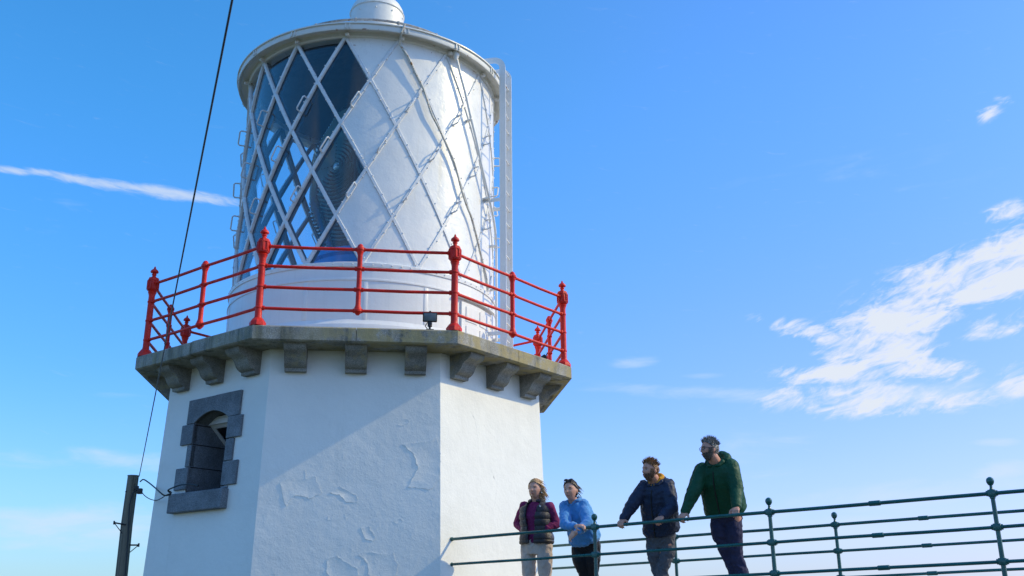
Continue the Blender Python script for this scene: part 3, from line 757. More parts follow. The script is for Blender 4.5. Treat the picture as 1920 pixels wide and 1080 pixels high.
mid.lathe([(0, .185), (.018, .187), (.03, .20), (.045, .225), (.05, .26), (.045, .29), (.036, .31), (.033, .33), (.033, 1.0), (.04, 1.03), (.048, 1.05), (.05, 1.085), (.045, 1.12), (.03, 1.15), (.012, 1.163), (0, 1.165)], 16, cap=False)
for z in rh[1:3]: mid.sphere((0, 0, z), (.046, .046, .036), 12)
for z in (rh[0], rh[3]): mid.lathe([(.0, -.036), (.04, -.034), (.058, -.012), (.058, .012), (.04, .034), (0, .036)], 14, (0, 0, z), cap=False)
m_ob = mid.build('intermediate_post', M_RED, None)
for k in range(8):
    pc, pn = octv(RP, k, ZT), octv(RP, k + 1, ZT)
    Rz = Matrix.Rotation(TH + k * PI / 4, 4, 'Z'); Mx = Matrix.Translation(pc) @ Rz
    if k == 0:
        po = p_ob; po.parent = rail; po.matrix_parent_inverse = Matrix.Identity(4); po.matrix_basis = Matrix.Translation(-rail.location) @ Mx
        f_ob.parent = po; f_ob.matrix_parent_inverse = Matrix.Identity(4)
        mo = m_ob; mo.parent = rail; mo.matrix_parent_inverse = Matrix.Identity(4)
        mo.matrix_basis = Matrix.Translation(-rail.location) @ Matrix.Translation((pc + pn) / 2) @ Matrix.Rotation(TH + (k + .5) * PI / 4, 4, 'Z')
    else:
        po = inst(p_ob, rail, Mx); fo = f_ob.copy(); col.objects.link(fo); fo.parent = po; fo.matrix_parent_inverse = Matrix.Identity(4)
        inst(m_ob, rail, Matrix.Translation((pc + pn) / 2) @ Matrix.Rotation(TH + (k + .5) * PI / 4, 4, 'Z'))
    for z in rh:
        B = MB(); a, c = pc + Vector((0, 0, z)), pn + Vector((0, 0, z)); d = (c - a).normalized(); md_ = (a + c) / 2
        sag = Vector((0, 0, -.006))
        B.tube([a, a.lerp(md_, .5) + sag, md_, md_.lerp(c, .5) + sag, c], .021, 10)
        for q in (.085 if z == rh[0] else .058,): 
            for (s0, s1) in ((a, d), (c, -d)): B.tube([s0 + s1 * (q - .04), s0 + s1 * (q + .012)], .031, 10)
        for s1 in (d, -d): B.tube([md_ + s1 * .03, md_ + s1 * .062], .03, 10)
        B.build('rail', M_RED, rail)

# ---- floodlight on the gallery edge
pf = Vector(ray(806, 606)); n1_, e1_ = face_axes(1)
t = (3.02 + C0.dot(n1_)) / pf.dot(n1_); pf = pf * t
fl = thing('floodlight', 'small black floodlight on a stub bracket at the front edge of the gallery', 'floodlight', Vector((pf.x, pf.y, ZT)))
up_ = Vector((0, 0, 1))
zc = (ray(806, 594) * t).z
hc = Vector((pf.x, pf.y, zc)); nn = (n1_ + up_ * -.25).normalized(); uu = n1_.cross(e1_).cross(n1_) if False else nn.cross(e1_)
uu = e1_.cross(nn); 
if uu.z < 0: uu = -uu
B = MB(); B.box(hc, e1_ * .092, uu * .062, nn * .045, .012)
B.build('housing', M_BLACK, fl)
B = MB(); B.box(hc + nn * .048, e1_ * .078, uu * .048, nn * .006, .004); B.build('lamp_glass', M_GREYM, fl)
B = MB(); B.box(hc + nn * .0 + uu * .075, e1_ * .012, uu * .008, nn * .012, .003)
B.tube([hc - up_ * .06, hc - up_ * .125], .03, 10); B.tube([Vector((pf.x, pf.y, ZT)), hc - up_ * .11], .014, 8); B.box(Vector((pf.x, pf.y, ZT + .006)), e1_ * .05, n1_ * .05, (0, 0, .006), .003)
B.tube([hc - up_ * .07 - e1_ * .03, hc - up_ * .12 - e1_ * .06, hc - up_ * .17 - e1_ * .02, Vector((pf.x, pf.y, ZT + .02)) + e1_ * .04], .006, 6)
B.build('bracket', M_BLACK, fl)
# small spotlight behind the right-hand post
ps_ = octv(2.98, 3, ZT) + Vector((-.04, 0, 0))
sp = thing('spotlight', 'little black spotlight beside the foot of the right-hand red corner post', 'spotlight', ps_)
B = MB(); B.tube([ps_ + Vector((-.05, -.02, .13)), ps_ + Vector((.03, 0, .17))], [.035, .05], 12); B.build('lamp_head', M_BLACK, sp)
B = MB(); B.tube([ps_, ps_ + Vector((0, 0, .14))], .014, 8); B.box(ps_ + Vector((0, 0, .008)), (.04, 0, 0), (0, .04, 0), (0, 0, .008), .003); B.tube([ps_ + Vector((0, 0, .1)), ps_ + Vector((.06, 0, .24))], .008, 6); B.build('bracket', M_BLACK, sp)

# ================================================================== Fresnel lens inside
lens = thing('fresnel_lens', 'great glass lens of concentric prism rings inside the lantern', 'lens', (CX, CY, ZG0))
LZ = 6.76; HH = 1.27; HP = .372; RA = .90
B = MB(); B.lathe([(0, ZG0 - .04), (1.02, ZG0 - .04), (1.04, 4.80), (1.0, 4.86), (.93, 4.95), (.92, 5.22), (.97, 5.26), (.97, 5.34), (.80, 5.40), (0, 5.42)], 64, C0, cap=False)
B.lathe([(1.04, 4.70), (1.05, 4.72), (1.04, 4.74), (1.0, 4.74), (1.0, 4.70)], 64, C0, closed_prof=True)
B.build('pedestal', M_BLUE, lens)
def lens_pt(a, x, y, d):
    """panel coordinates bent inwards above and below the middle"""
    fold = max(0, abs(y) - .48); inw = fold * .42
    er = Vector((math.sin(a), -math.cos(a), 0)); et = Vector((math.cos(a), math.sin(a), 0)); w = 1 - inw / RA * .92
    return C0 + er * (RA - inw + d) + et * (x * w) + Vector((0, 0, LZ + y - (fold * .08 if y > 0 else -fold * .08)))
ring_r = [.10 + .062 * i for i in range(20)]
for kk in range(8):
    a = math.radians(-31 + 45 * kk + 3.0)
    B = MB()
    # bullseye
    n = 24; vs = [lens_pt(a, 0, 0, .05)] + [lens_pt(a, .07 * math.sin(2 * PI * q / n), .07 * math.cos(2 * PI * q / n), .01) for q in range(n)]
    B.add(vs, [(0, 1 + q, 1 + (q + 1) % n) for q in range(n)])
    for r in ring_r:
        wdt = .040
        seg = max(24, int(r * 90)); run = []; runs = []
        for q in range(seg + 1):
            t = 2 * PI * q / seg; x, y = r * math.sin(t), r * math.cos(t)
            ok = abs(x) < HP - .02 and abs(y) < HH - .03
            if ok: run.append((x, y, t))
            elif run: runs.append(run); run = []
        if run: runs.append(run)
        for run in runs:
            if len(run) < 2: continue
            vs = []
            for (x, y, t) in run:
                ux, uy = math.sin(t), math.cos(t)
                for (dr, dd) in ((-wdt / 2, 0), (-wdt / 2, .012), (wdt / 2 - .004, .058), (wdt / 2, 0)): vs.append(lens_pt(a, x + ux * dr, y + uy * dr, dd))
            B.add(vs, [(i * 4 + k, i * 4 + (k + 1) % 4, (i + 1) * 4 + (k + 1) % 4, (i + 1) * 4 + k) for i in range(len(run) - 1) for k in range(4)])
    pan = B.build('lens_panel', M_LENS, lens, sharp=25)
    B = MB(); n = 16
    for sx in (-1, 1):
        B.tube([lens_pt(a, sx * HP, -HH + 2 * HH * q / n, .0) for q in range(n + 1)], .02, 6)
    for yy in (-HH, -.62, .62, HH): B.tube([lens_pt(a, -HP, yy, .0), lens_pt(a, HP, yy, .0)], .018, 6)
    B.tube([lens_pt(a, 0, .07, .03), lens_pt(a, 0, .45, .03)], .005, 5); B.tube([lens_pt(a, -.33, 0, .03), lens_pt(a, .33, 0, .03)], .006, 5)
    B.build('panel_frame', M_LENSF, pan)
B = MB(); B.lathe([(0, 5.42), (.30, 5.43), (.16, 5.7), (.16, 6.5), (.2, 6.6), (.2, 6.9), (.1, 7.1), (.1, 8.0), (0, 8.02)], 24, C0, cap=False); B.build('burner_housing', M_LENSF, lens)
B = MB(); B.lathe([(0, 5.42), (.62, 5.44), (.80, 6.25), (.80, 7.25), (.60, 7.95), (0, 7.97)], 8, C0, cap=False, a0=math.radians(-28 + 22.5), a1=math.radians(-28 + 22.5) + 2 * PI); B.build('shade_core', M_LENSF, lens, sharp=20)  # added dark drum, stands in for the dim interior behind the prism rings
B = MB(); B.lathe([(.3, 8.02), (.62, 7.98), (.6, 8.04), (.3, 8.14), (.1, 8.2), (.1, 8.7), (0, 8.7)], 32, C0, cap=False); B.build('crown', M_LENSF, lens)

# ================================================================== footbridge and green railings
BA = TH + 2.5 * PI / 4 + .07756711; BSL = .02399583; BZ = .78653986; BD = .30479397; U1, U2 = -1.1309138, .93859342
bd = Vector((math.sin(BA), -math.cos(BA), 0)); be = Vector((math.cos(BA), math.sin(BA), 0))
def BP(s, u, z): return C0 + bd * s + be * u + Vector((0, 0, z + BSL * s))
RH = 1.12; ZD = BZ - RH      # deck level at s = 0
def at_u(x, y, u):
    r = ray(x, y); t = (u + C0.dot(be)) / r.dot(be); return r * t
def s_of(p): return (p - C0).dot(bd)
def deck_z(p): return ZD + BSL * s_of(p)
B = MB()
SE = 14.5
c = (BP(2.7, 0, 0) + BP(SE, 0, 0)) / 2; uc = (U1 + U2) / 2; dvec = (bd + Vector((0, 0, BSL))) * ((SE - 2.7) / 2)
cc = (BP(2.7, uc, ZD) + BP(SE, uc, ZD)) / 2
B.box(cc - Vector((0, 0, .09)), dvec, be * ((U2 - U1) / 2 + .14), (0, 0, .09), .01)
for u in (U1 + .2, U2 - .2): B.box((BP(2.7, u, ZD) + BP(SE, u, ZD)) / 2 - Vector((0, 0, .33)), dvec, be * .07, (0, 0, .14), .01)
br = B.build('footbridge', M_CONC); tag(br, 'narrow concrete footbridge running from the tower to the hillside under the green railings', 'footbridge')

gp = MB(); 
def gpost(levels, rb):
    B = MB(); H = levels[0]
    B.lathe([(0, 0), (.06, 0), (.06, .02), (.03, .035), (rb + .004, .05), (rb, .3), (rb - .003, H - .05), (rb + .004, H - .045), (rb - .003, H + .035), (.012, H + .05), (.014, H + .06), (.011, H + .068), (.024, H + .08), (.034, H + .1), (.036, H + .115), (.03, H + .135), (.012, H + .149), (0, H + .151)], 16, cap=False)
    for z in levels: B.box((0, 0, z), (.034, 0, 0), (0, .030, 0), (0, 0, .032), .006); B.tube([(-.05, 0, z), (.05, 0, z)], .026, 10)
    return B
gsrc = gpost([RH, RH - BD, RH - 2 * BD, RH - 3 * BD], .0225).build('post', M_GREEN, None); used = [False]
def green_fence(name_label, u, s0, posts, couplers, s_end, group):
    th_ = thing('railing', name_label, 'railing', BP(posts[0], u, ZD), group)
    for s_ in posts:
        M_ = Matrix.Translation(BP(s_, u, ZD)) @ Matrix.Rotation(math.atan2(bd.y, bd.x), 4, 'Z')
        if not used[0]:
            gsrc.parent = th_; gsrc.matrix_parent_inverse = Matrix.Identity(4); gsrc.matrix_basis = Matrix.Translation(-th_.location) @ M_; used[0] = True
        else: inst(gsrc, th_, M_)
    for q in range(4):
        B = MB(); zz = BZ - BD * q; rr = .0185 if q == 0 else .0165
        st_ = s0; n = 40
        pts_ = []
        for i in range(n + 1):
            s_ = st_ + (s_end - st_) * i / n
            # old, slightly bent tube
            pts_.append(BP(s_, u, zz + .004 * noise.noise(Vector((s_ * .9, u * 3, q)))))
        B.tube(pts_, rr, 10)
        for s_ in couplers[q]: B.tube([BP(s_ - .06, u, zz), BP(s_ - .05, u, zz), BP(s_ + .05, u, zz), BP(s_ + .06, u, zz)], [rr, rr + .008, rr + .008, rr], 10)
        if u < 0: B.tube([BP(s0 - .012, u, zz), BP(s0 + .02, u, zz)], rr + .008, 10)
        B.build('rail', M_GREEN, th_)
    return th_
def s_at(u, x, q):
    lo_, hi_ = 1., 13.
    for _ in range(40):
        m_ = (lo_ + hi_) / 2; v = BP(m_, u, BZ - BD * q); X = 960 + F_PX * v.dot(_rt) / v.dot(_fwd)
        if X < x: lo_ = m_
        else: hi_ = m_
    return lo_
green_fence('near dark green tubular railing that the four people lean on', U1, 2.64, [4.686, 6.752, 8.873, 10.95, 13.0], [[s_at(U1, 1640, 0), s_at(U1, 1052, 0) * 0 + 11.9], [s_at(U1, 1646, 1)], [s_at(U1, 1657, 2)], []], 14.4, 'green railings of the footbridge')
green_fence('far dark green tubular railing behind the backs of the people', U2, 2.64, [4.744, 6.838, 8.95, 11.0, 13.1], [[s_at(U2, 1731, 0)], [s_at(U2, 1738, 1)], [s_at(U2, 1748, 2)], []], 14.4, 'green railings of the footbridge')

# ================================================================== utility pole, wires
pt_ = ray(250, 893); pt_ = pt_ * (14.4 / pt_.y); r_t, r_b = .077, .115
pz = pt_.z
pole = thing('utility_pole', 'weathered timber utility pole with step irons left of the tower', 'utility pole', (pt_.x, pt_.y, -6.3))
B = MB(); n = 12; B.tube([(pt_.x + .015 * math.sin(i), pt_.y, -6.4 + (pz + 6.4) * i / n) for i in range(n)] + [(pt_.x, pt_.y, pz)], [r_b + (r_t - r_b) * i / n for i in range(n + 1)], 20)
B.build('shaft', M_WOOD, pole, sharp=60)
def pole_pt(x, y, off=0.0): r = ray(x, y); return r * ((pt_.y - off) / r.y)
for (x0, y0, x1, y1, x2, y2) in [(236, 984, 214, 980, 229, 1000), (243, 1022, 260, 1022, 243, 1036)]:
    B = MB(); a, b_, c_ = pole_pt(x0, y0, .08), pole_pt(x1, y1, .08), pole_pt(x2, y2, .08)
    B.tube([a, b_], .011, 8); B.tube([b_, c_], .006, 6); B.tube([b_ - Vector((0, 0, .025)), b_ + Vector((0, 0, .025))], .013, 8); B.build('step_iron', M_BLACK, pole)
B = MB(); a = pole_pt(262, 921, .08); B.box(a, (.035, 0, 0), (0, .03, 0), (0, 0, .04), .008); B.box(pole_pt(256, 915, .08), (.03, 0, 0), (0, .02, 0), (0, 0, .03), .006); B.build('cable_clamp', M_BLACK, pole); B = MB(); B.tube([pole_pt(235, 922, .06), pole_pt(244, 920, .06)], .009, 6); B.build('bolt', M_BLACK, pole)
B = MB(); B.lathe([(0, 0), (r_t + .006, 0), (r_t + .006, .012), (0, .02)], 20, (pt_.x, pt_.y, pz), cap=False); B.build('cap', M_GREYM, pole)
B = MB()
B.tube([pole_pt(258, 917, .1), pole_pt(249, 925, .1), pole_pt(243, 945, .1), pole_pt(241, 975, .11), pole_pt(240, 1010, .11), pole_pt(236, 1060, .12), pole_pt(230, 1140, .12)], .011, 6); B.build('down_lead', M_BLACK, pole)
# overhead wire to somewhere behind the photographer
w0 = Vector((pt_.x + .06, pt_.y - .05, pz)); w0 = pole_pt(261, 893, .05)
w1 = ray(432, 0); w1 = w1 * (4.5 / w1.dot(_fwd)); w2 = w1 + (w1 - w0) * 1.1
B = MB(); n = 40
B.tube([w0.lerp(w2, i / n) - Vector((0, 0, .10 * 4 * (i / n) * (1 - i / n))) for i in range(n + 1)], .0056, 6)
tag(B.build('overhead_wire', M_BLACK), 'long black overhead wire slanting up from the pole top across the sky', 'wire')
# service cables drooping to the window
def droop(pix, n, name, lab, r=.009):
    B = MB(); ps = []
    for (x, y, f) in pix:
        a = pole_pt(x, y, .06); q = px_face(0, x, y)
        if x >= 331: ps.append(onface(0, q[0], q[1], .13))
        else:
            r_ = ray(x, y); e_pt = onface(0, *px_face(0, 331, 921), .13); yy = a.y + (e_pt.y - a.y) * min(1, (x - 263) / 68 * 1.8); ps.append(r_ * (yy / r_.y))
    o_ = []
    for i in range(len(ps) - 1):
        for q in range(5):
            t = q / 5; a, b_, c_, d = ps[max(i - 1, 0)], ps[i], ps[i + 1], ps[min(i + 2, len(ps) - 1)]
            o_.append(.5 * ((2 * b_) + (c_ - a) * t + (2 * a - 5 * b_ + 4 * c_ - d) * t * t + (3 * b_ - a - 3 * c_ + d) * t ** 3))
    B.tube(o_ + [ps[-1]], r, 6); return tag(B.build(name, M_BLACK), lab, 'cable', 'cables from the pole to the window')
droop([(263, 903, 0), (269, 899, .05), (279, 905, .2), (290, 914, .35), (300, 923, .5), (309, 929, .7), (320, 926, .85), (331, 921, 1), (343, 915, 1.0), (355, 911, 1.0), (372, 910, 1.0), (388, 913, 1.0)], 0, 'service_cable', 'upper thick black cable looping from the pole top to the window sill', .0095)
droop([(266, 923, 0), (272, 930, .2), (282, 936, .4), (293, 938, .55), (303, 934, .7), (312, 928, .82), (322, 924, .92), (331, 921, 1)], 0, 'service_cable', 'lower thin black cable sagging from the clamp to the window sill', .006)

# ================================================================== people
def cloth(name, color, rough=.85, bump=((60, .004), (220, .001)), sheen=.0, var=(9, .12)):
    M = mat(name, color, rough, var=var, bump=list(bump), spec=.25); M.node_tree.nodes['Principled BSDF'].inputs['Sheen Weight'].default_value = sheen; return M
M_SKIN = mat('skin', (.60, .31, .215), .5, var=(30, .08), bump=[(150, .0008)])
M_SKIN2 = mat('ruddy_skin', (.58, .27, .18), .5, var=(30, .1), bump=[(150, .001)])
M_SKIN.node_tree.nodes['Principled BSDF'].inputs['Subsurface Weight'].default_value = .0
M_LID = mat('eyelid', (.28, .13, .09), .5); M_LIP = mat('lips', (.42, .13, .11), .45); M_EYE = mat('eye_white', (.30, .25, .22), .5); M_TOOTH = mat('tooth_enamel', (.7, .68, .62), .3); M_IRIS = mat('iris', (.03, .03, .035), .5)
M_PLUM = cloth('plum_jersey', (.18, .018, .085)); M_VEST = cloth('charcoal_puffer', (.05, .045, .048), .42)
M_BEIGE = cloth('beige_trousers', (.54, .44, .38)); M_FLEECE = cloth('blue_fleece', (.075, .27, .58), .95, ((120, .004),), .3)
M_BLK = cloth('black_trousers', (.012, .013, .018), .6); M_NAVY = cloth('navy_jacket', (.020, .030, .062), .55)
M_MUST = cloth('mustard_hood', (.62, .30, .03)); M_JEAN = cloth('grey_jeans', (.10, .105, .125)); M_GRNJ = cloth('bottle_green_coat', (.006, .062, .028), .6)
M_NTR = cloth('navy_trousers', (.032, .031, .07)); M_SHOE = mat('dark_shoe_leather', (.03, .025, .02), .5); M_GREYL = cloth('white_jersey', (.6, .6, .6))
def hairmat(n, c1, c2):
    return mat(n, c1, .5, streak=[(c2, .8, 90, 30, .42, .6)], bump=[(160, .003)])
M_HBLO = hairmat('blonde_brown_hair', (.30, .16, .065), (.58, .36, .17)); M_HDARK = hairmat('dark_hair', (.02, .014, .012), (.05, .03, .02))
M_HRED = hairmat('auburn_hair', (.17, .07, .025), (.34, .17, .07)); M_HGREY = hairmat('greying_hair', (.12, .11, .10), (.30, .285, .27))
M_BEARD = hairmat('brown_beard', (.12, .055, .03), (.26, .14, .08)); M_BEARDG = hairmat('dark_beard', (.09, .06, .045), (.19, .15, .13))

class Fig:
    """person frame: X = person's left, Y = forward, Z up"""
    def __init__(s, fwd):
        s.Y = Vector(fwd).normalized(); s.Z = Vector((0, 0, 1)); s.X = s.Z.cross(s.Y).normalized()
def cap_(B, a, b_, ra, rb, n=14):
    a, b_ = Vector(a), Vector(b_); T = (b_ - a); Ln = T.length; T.normalize(); ps = []; rs = []
    for i in range(5): t = PI / 2 * (1 - i / 4); ps.append(a - T * ra * math.sin(t) * .98); rs.append(max(.001, ra * math.cos(t)))
    ps[0] = a - T * ra * .98
    for i in range(1, 5): ps.append(a.lerp(b_, i / 5)); rs.append(ra + (rb - ra) * i / 5)
    for i in range(5): t = PI / 2 * i / 4; ps.append(b_ + T * rb * math.sin(t) * .98); rs.append(max(.001, rb * math.cos(t)))
    B.tube(ps, rs, n)
def limb(B, pts, rs):
    for i in range(len(pts) - 1): cap_(B, pts[i], pts[i + 1], rs[i], rs[i + 1])
def loft(B, rings, n=28):
    """rings: (centre, X half vector, Y half vector, squareness)"""
    vs = []
    for (c, X, Y, q) in rings:
        for k in range(n):
            a = 2 * PI * k / n; ca, sa = math.cos(a), math.sin(a)
            vs.append(Vector(c) + X * (abs(ca) ** q * (1 if ca >= 0 else -1)) + Y * (abs(sa) ** q * (1 if sa >= 0 else -1)))
    m_ = len(rings)
    B.add(vs, [(i * n + k, i * n + (k + 1) % n, (i + 1) * n + (k + 1) % n, (i + 1) * n + k) for i in range(m_ - 1) for k in range(n)] + [tuple(range(n - 1, -1, -1)), tuple((m_ - 1) * n + k for k in range(n))])
def fuse(name, B, vox, its, material, parent, disp=None, cut=None, solid=0.0, label=None):
    """one continuous surface from overlapping volumes"""
    t = B.build('tmp', material, None); 
    m1 = t.modifiers.new('r', 'REMESH'); m1.mode = 'VOXEL'; m1.voxel_size = vox
    m2 = t.modifiers.new('s', 'SMOOTH'); m2.factor = .5; m2.iterations = its
    dg = bpy.context.evaluated_depsgraph_get(); dg.update(); me = bpy.data.meshes.new_from_object(t.evaluated_get(dg)); bpy.data.objects.remove(t)
    me.name = name
    if disp:
        new = [v.co + v.normal * disp(v.co, v.normal) for v in me.vertices]
        for v, c in zip(me.vertices, new): v.co = c
    if cut:
        bm = bmesh.new(); bm.from_mesh(me); bmesh.ops.delete(bm, geom=[f for f in bm.faces if cut(f.calc_center_median())], context='FACES'); bm.to_mesh(me); bm.free()
    for p_ in me.polygons: p_.use_smooth = True
    me.materials.clear(); me.materials.append(material)
    o_ = bpy.data.objects.new(name, me); col.objects.link(o_)
    if solid: md = o_.modifiers.new('t', 'SOLIDIFY'); md.thickness = solid; md.offset = 1
    if parent: adopt(o_, parent)
    if label: o_['label'] = label
    return o_
def folds(amp, sx=7.0, sz=3.0, seed=0.0):
    def f(co, no):
        p = Vector((co.x * sx + seed, co.y * sx, co.z * sz))
        q = Vector((co.x * 3.1 * sx / 2, co.y * 3.1 * sx / 2, co.z * 2.2 * sz + seed))
        a = 1 - abs(noise.noise(p + Vector((noise.noise(q), noise.noise(q * 1.3), 0)) * .8)) * 2.4
        return amp * (a - .45) + amp * .5 * (1 - abs(noise.noise(q * 1.6)) * 2 - .5)
    return f
def hd(d, g=0.0, jaw=1.0):
    """head surface point (x side, y forward, z up) for a unit direction"""
    x, y, z = d
    X, Y, Z = x * .077, y * .097, z * .120
    lowr = max(0, -z - .05)
    X *= 1 - .30 * min(1, lowr) ** 1.1 * (1 if y > -.3 else 1.2) * jaw
    if y < 0: Y *= 1 - .42 * min(1, max(0, -z + .0) * 1.3)
    if y < 0 and z < 0: Y *= 1
    if y > 0:
        f = min(1, y * 1.6)
        ga = lambda v, s_: math.exp(-(v / s_) ** 2)
        pr_ = 0
        if -.042 < Z < .022: tt = (.022 - Z) / .05; pr_ = .027 * min(1, tt) if tt < 1 else .027 * max(0, 1 - (tt - 1) / .28)
        Y += f * pr_ * ga(X, .0115)
        Y += f * (-.012 * ga(abs(X) - .031, .016) * ga(Z - .006, .012) + .006 * ga(Z - .027, .009) * ga(X, .045) + .0055 * ga(X, .024) * (ga(Z + .056, .006) + ga(Z + .070, .007)) - .004 * ga(Z + .063, .0035) * ga(X, .022) + .010 * ga(X, .022) * ga(Z + .102, .014) + .005 * ga(abs(X) - .042, .018) * ga(Z + .028, .02))
    v = Vector((X, Y, Z)); 
    if g: v += Vector((x, y, z)) * g
    return v
def head_grid(g=0.0, nu=72, nv=56):
    ds = []; 
    for i in range(1, nv):
        t = PI * i / nv
        for k in range(nu):
            a = 2 * PI * k / nu; ds.append(Vector((math.sin(t) * math.sin(a), math.sin(t) * math.cos(a), math.cos(t))))
    return ds, nu, nv
def add_head(B, c, hf):
    ds, nu, nv = head_grid()
    vs = [c + hf.X * hd(d).x + hf.Y * hd(d).y + hf.Z * hd(d).z for d in ds]
    tp = len(vs); vs.append(c + hf.Z * .12); vs.append(c - hf.Z * .12)
    fs = [(i * nu + k, (i + 1) * nu + k, (i + 1) * nu + (k + 1) % nu, i * nu + (k + 1) % nu) for i in range(nv - 2) for k in range(nu)]
    fs += [(tp, k, (k + 1) % nu) for k in range(nu)] + [(tp + 1, (nv - 2) * nu + (k + 1) % nu, (nv - 2) * nu + k) for k in range(nu)]
    B.add(vs, fs)
    for sx in (-1, 1):
        B.sphere(c + hf.X * (.074 * sx) - hf.Y * .012 - hf.Z * .008, (.011, .019, .033), 12, (hf.X, hf.Y, hf.Z))
def head_patch(B, c, hf, mask, g, jit=0.0):
    ds, nu, nv = head_grid(); 
    vs = []
    for d in ds:
        v = hd(d, g + (jit * noise.noise(d * 9) if jit else 0)); vs.append(c + hf.X * v.x + hf.Y * v.y + hf.Z * v.z)
    ok = [mask(d) for d in ds]
    tp = len(vs); vs.append(c + hf.Z * (.12 + g))
    fs = [(i * nu + k, (i + 1) * nu + k, (i + 1) * nu + (k + 1) % nu, i * nu + (k + 1) % nu) for i in range(nv - 2) for k in range(nu)
          if ok[i * nu + k] and ok[(i + 1) * nu + k] and ok[(i + 1) * nu + (k + 1) % nu] and ok[i * nu + (k + 1) % nu]]
    if all(ok[:nu]): fs += [(tp, k, (k + 1) % nu) for k in range(nu)]
    B.add(vs, fs)
def tufts(B, c, hf, mask, n, ln, dirf, r=.004, g=.004, seg=4):
    i = 0; tries = 0
    while i < n and tries < n * 30:
        tries += 1
        d = Vector((random.gauss(0, 1), random.gauss(0, 1), random.gauss(0, 1))).normalized()
        if not mask(d): continue
        v = hd(d, g); p = c + hf.X * v.x + hf.Y * v.y + hf.Z * v.z
        dd = dirf(d); dd = (hf.X * dd[0] + hf.Y * dd[1] + hf.Z * dd[2]).normalized(); nrm = (hf.X * d.x + hf.Y * d.y + hf.Z * d.z)
        Lh = ln * random.uniform(.6, 1.25); pts_ = [p]; cur = (nrm * .5 + dd).normalized()
        for q in range(seg): cur = (cur + dd * .35 + Vector((random.gauss(0, .035), random.gauss(0, .035), random.gauss(0, .035)))).normalized(); pts_.append(pts_[-1] + cur * Lh / seg)
        B.tube(pts_, [r * (1 - .8 * q / seg) for q in range(seg + 1)], 5); i += 1
def face_bits(body, c, hf, brow_m, lips=True):
    for sx in (-1, 1):
        B = MB(); e = c + hf.X * (.031 * sx) + hf.Y * .0715 + hf.Z * .005; B.sphere(e, (.0135, .0125, .0075), 12, (hf.X, hf.Y, hf.Z)); eo = B.build('eye', M_EYE, body)
        B = MB(); B.sphere(e + hf.Y * .0085 - hf.Z * .001, (.0065, .0055, .0055), 10, (hf.X, hf.Y, hf.Z)); B.build('iris', M_IRIS, eo)
        B = MB(); B.tube([c + hf.X * (sx * x) + hf.Y * y + hf.Z * z for x, y, z in ((.014, .094, .024), (.028, .0915, .0285), (.046, .080, .0255))], [.002, .003, .0015], 6); B.build('eyebrow', brow_m, body)
        B = MB(); B.tube([c + hf.X * (sx * x) + hf.Y * y + hf.Z * z for x, y, z in ((.018, .0855, .0135), (.031, .0875, .0165), (.044, .079, .012))], [.001, .0018, .001], 6); B.build('eyelid', M_LID, body)
    if lips:
        B = MB(); B.tube([c + hf.X * x + hf.Y * y + hf.Z * z for x, y, z in ((-.024, .083, -.060), (-.01, .0945, -.060), (0, .0955, -.0615), (.01, .0945, -.060), (.024, .083, -.060))], [.002, .0055, .005, .0055, .002], 8); B.build('lips', M_LIP, body)
def hand(B, wrist, d, nrm, side, curl=(.5, .6, .5), thumb=1.0, spread=.0, sc_=1.0):
    """d: wrist to knuckles; nrm: back of the hand; side: towards the thumb"""
    d = Vector(d).normalized(); nrm = Vector(nrm); nrm = (nrm - d * nrm.dot(d)).normalized(); side = Vector(side); side = (side - d * side.dot(d) - nrm * side.dot(nrm)).normalized()
    w = Vector(wrist); k = sc_
    loft(B, [(w + d * (t * k), side * (hx * k), nrm * (hy * k), .8) for t, hx, hy in ((-.02, .024, .019), (.01, .028, .020), (.04, .037, .019), (.07, .041, .017), (.09, .039, .013), (.098, .03, .008))], 16)
    for i, (off, ln, r) in enumerate(((.030, .075, .0095), (.010, .083, .0098), (-.011, .077, .0094), (-.030, .061, .0085))):
        p = w + d * (.084 * k) + side * (off * k); cd_ = d.copy(); ax = side; ang = 0; ps = [w + d * (.05 * k) + side * (off * .9 * k), p]
        for j, fr2 in enumerate((.45, .31, .24)):
            ang += curl[j] * (1 + .07 * (i - 1.5)); dirv = d * math.cos(ang) - nrm * math.sin(ang) + side * (spread * (1.5 - i) * .3)
            ps.append(ps[-1] + dirv.normalized() * ln * fr2 * k)
        for q in range(len(ps) - 1): cap_(B, ps[q], ps[q + 1], r * k * (1 - .06 * q), r * k * (1 - .06 * (q + 1)), 10)
    t0 = w + d * .025 * k + side * .026 * k; t1 = t0 + (d * .5 + side * .85 - nrm * .25 * thumb).normalized() * .035 * k; t2 = t1 + (d * .85 + side * .3 - nrm * .45 * thumb).normalized() * .033 * k; t3 = t2 + (d * .9 - side * .05 - nrm * .5 * thumb).normalized() * .027 * k
    limb(B, [t0, t1, t2, t3], [.014 * k, .0125 * k, .011 * k, .009 * k])

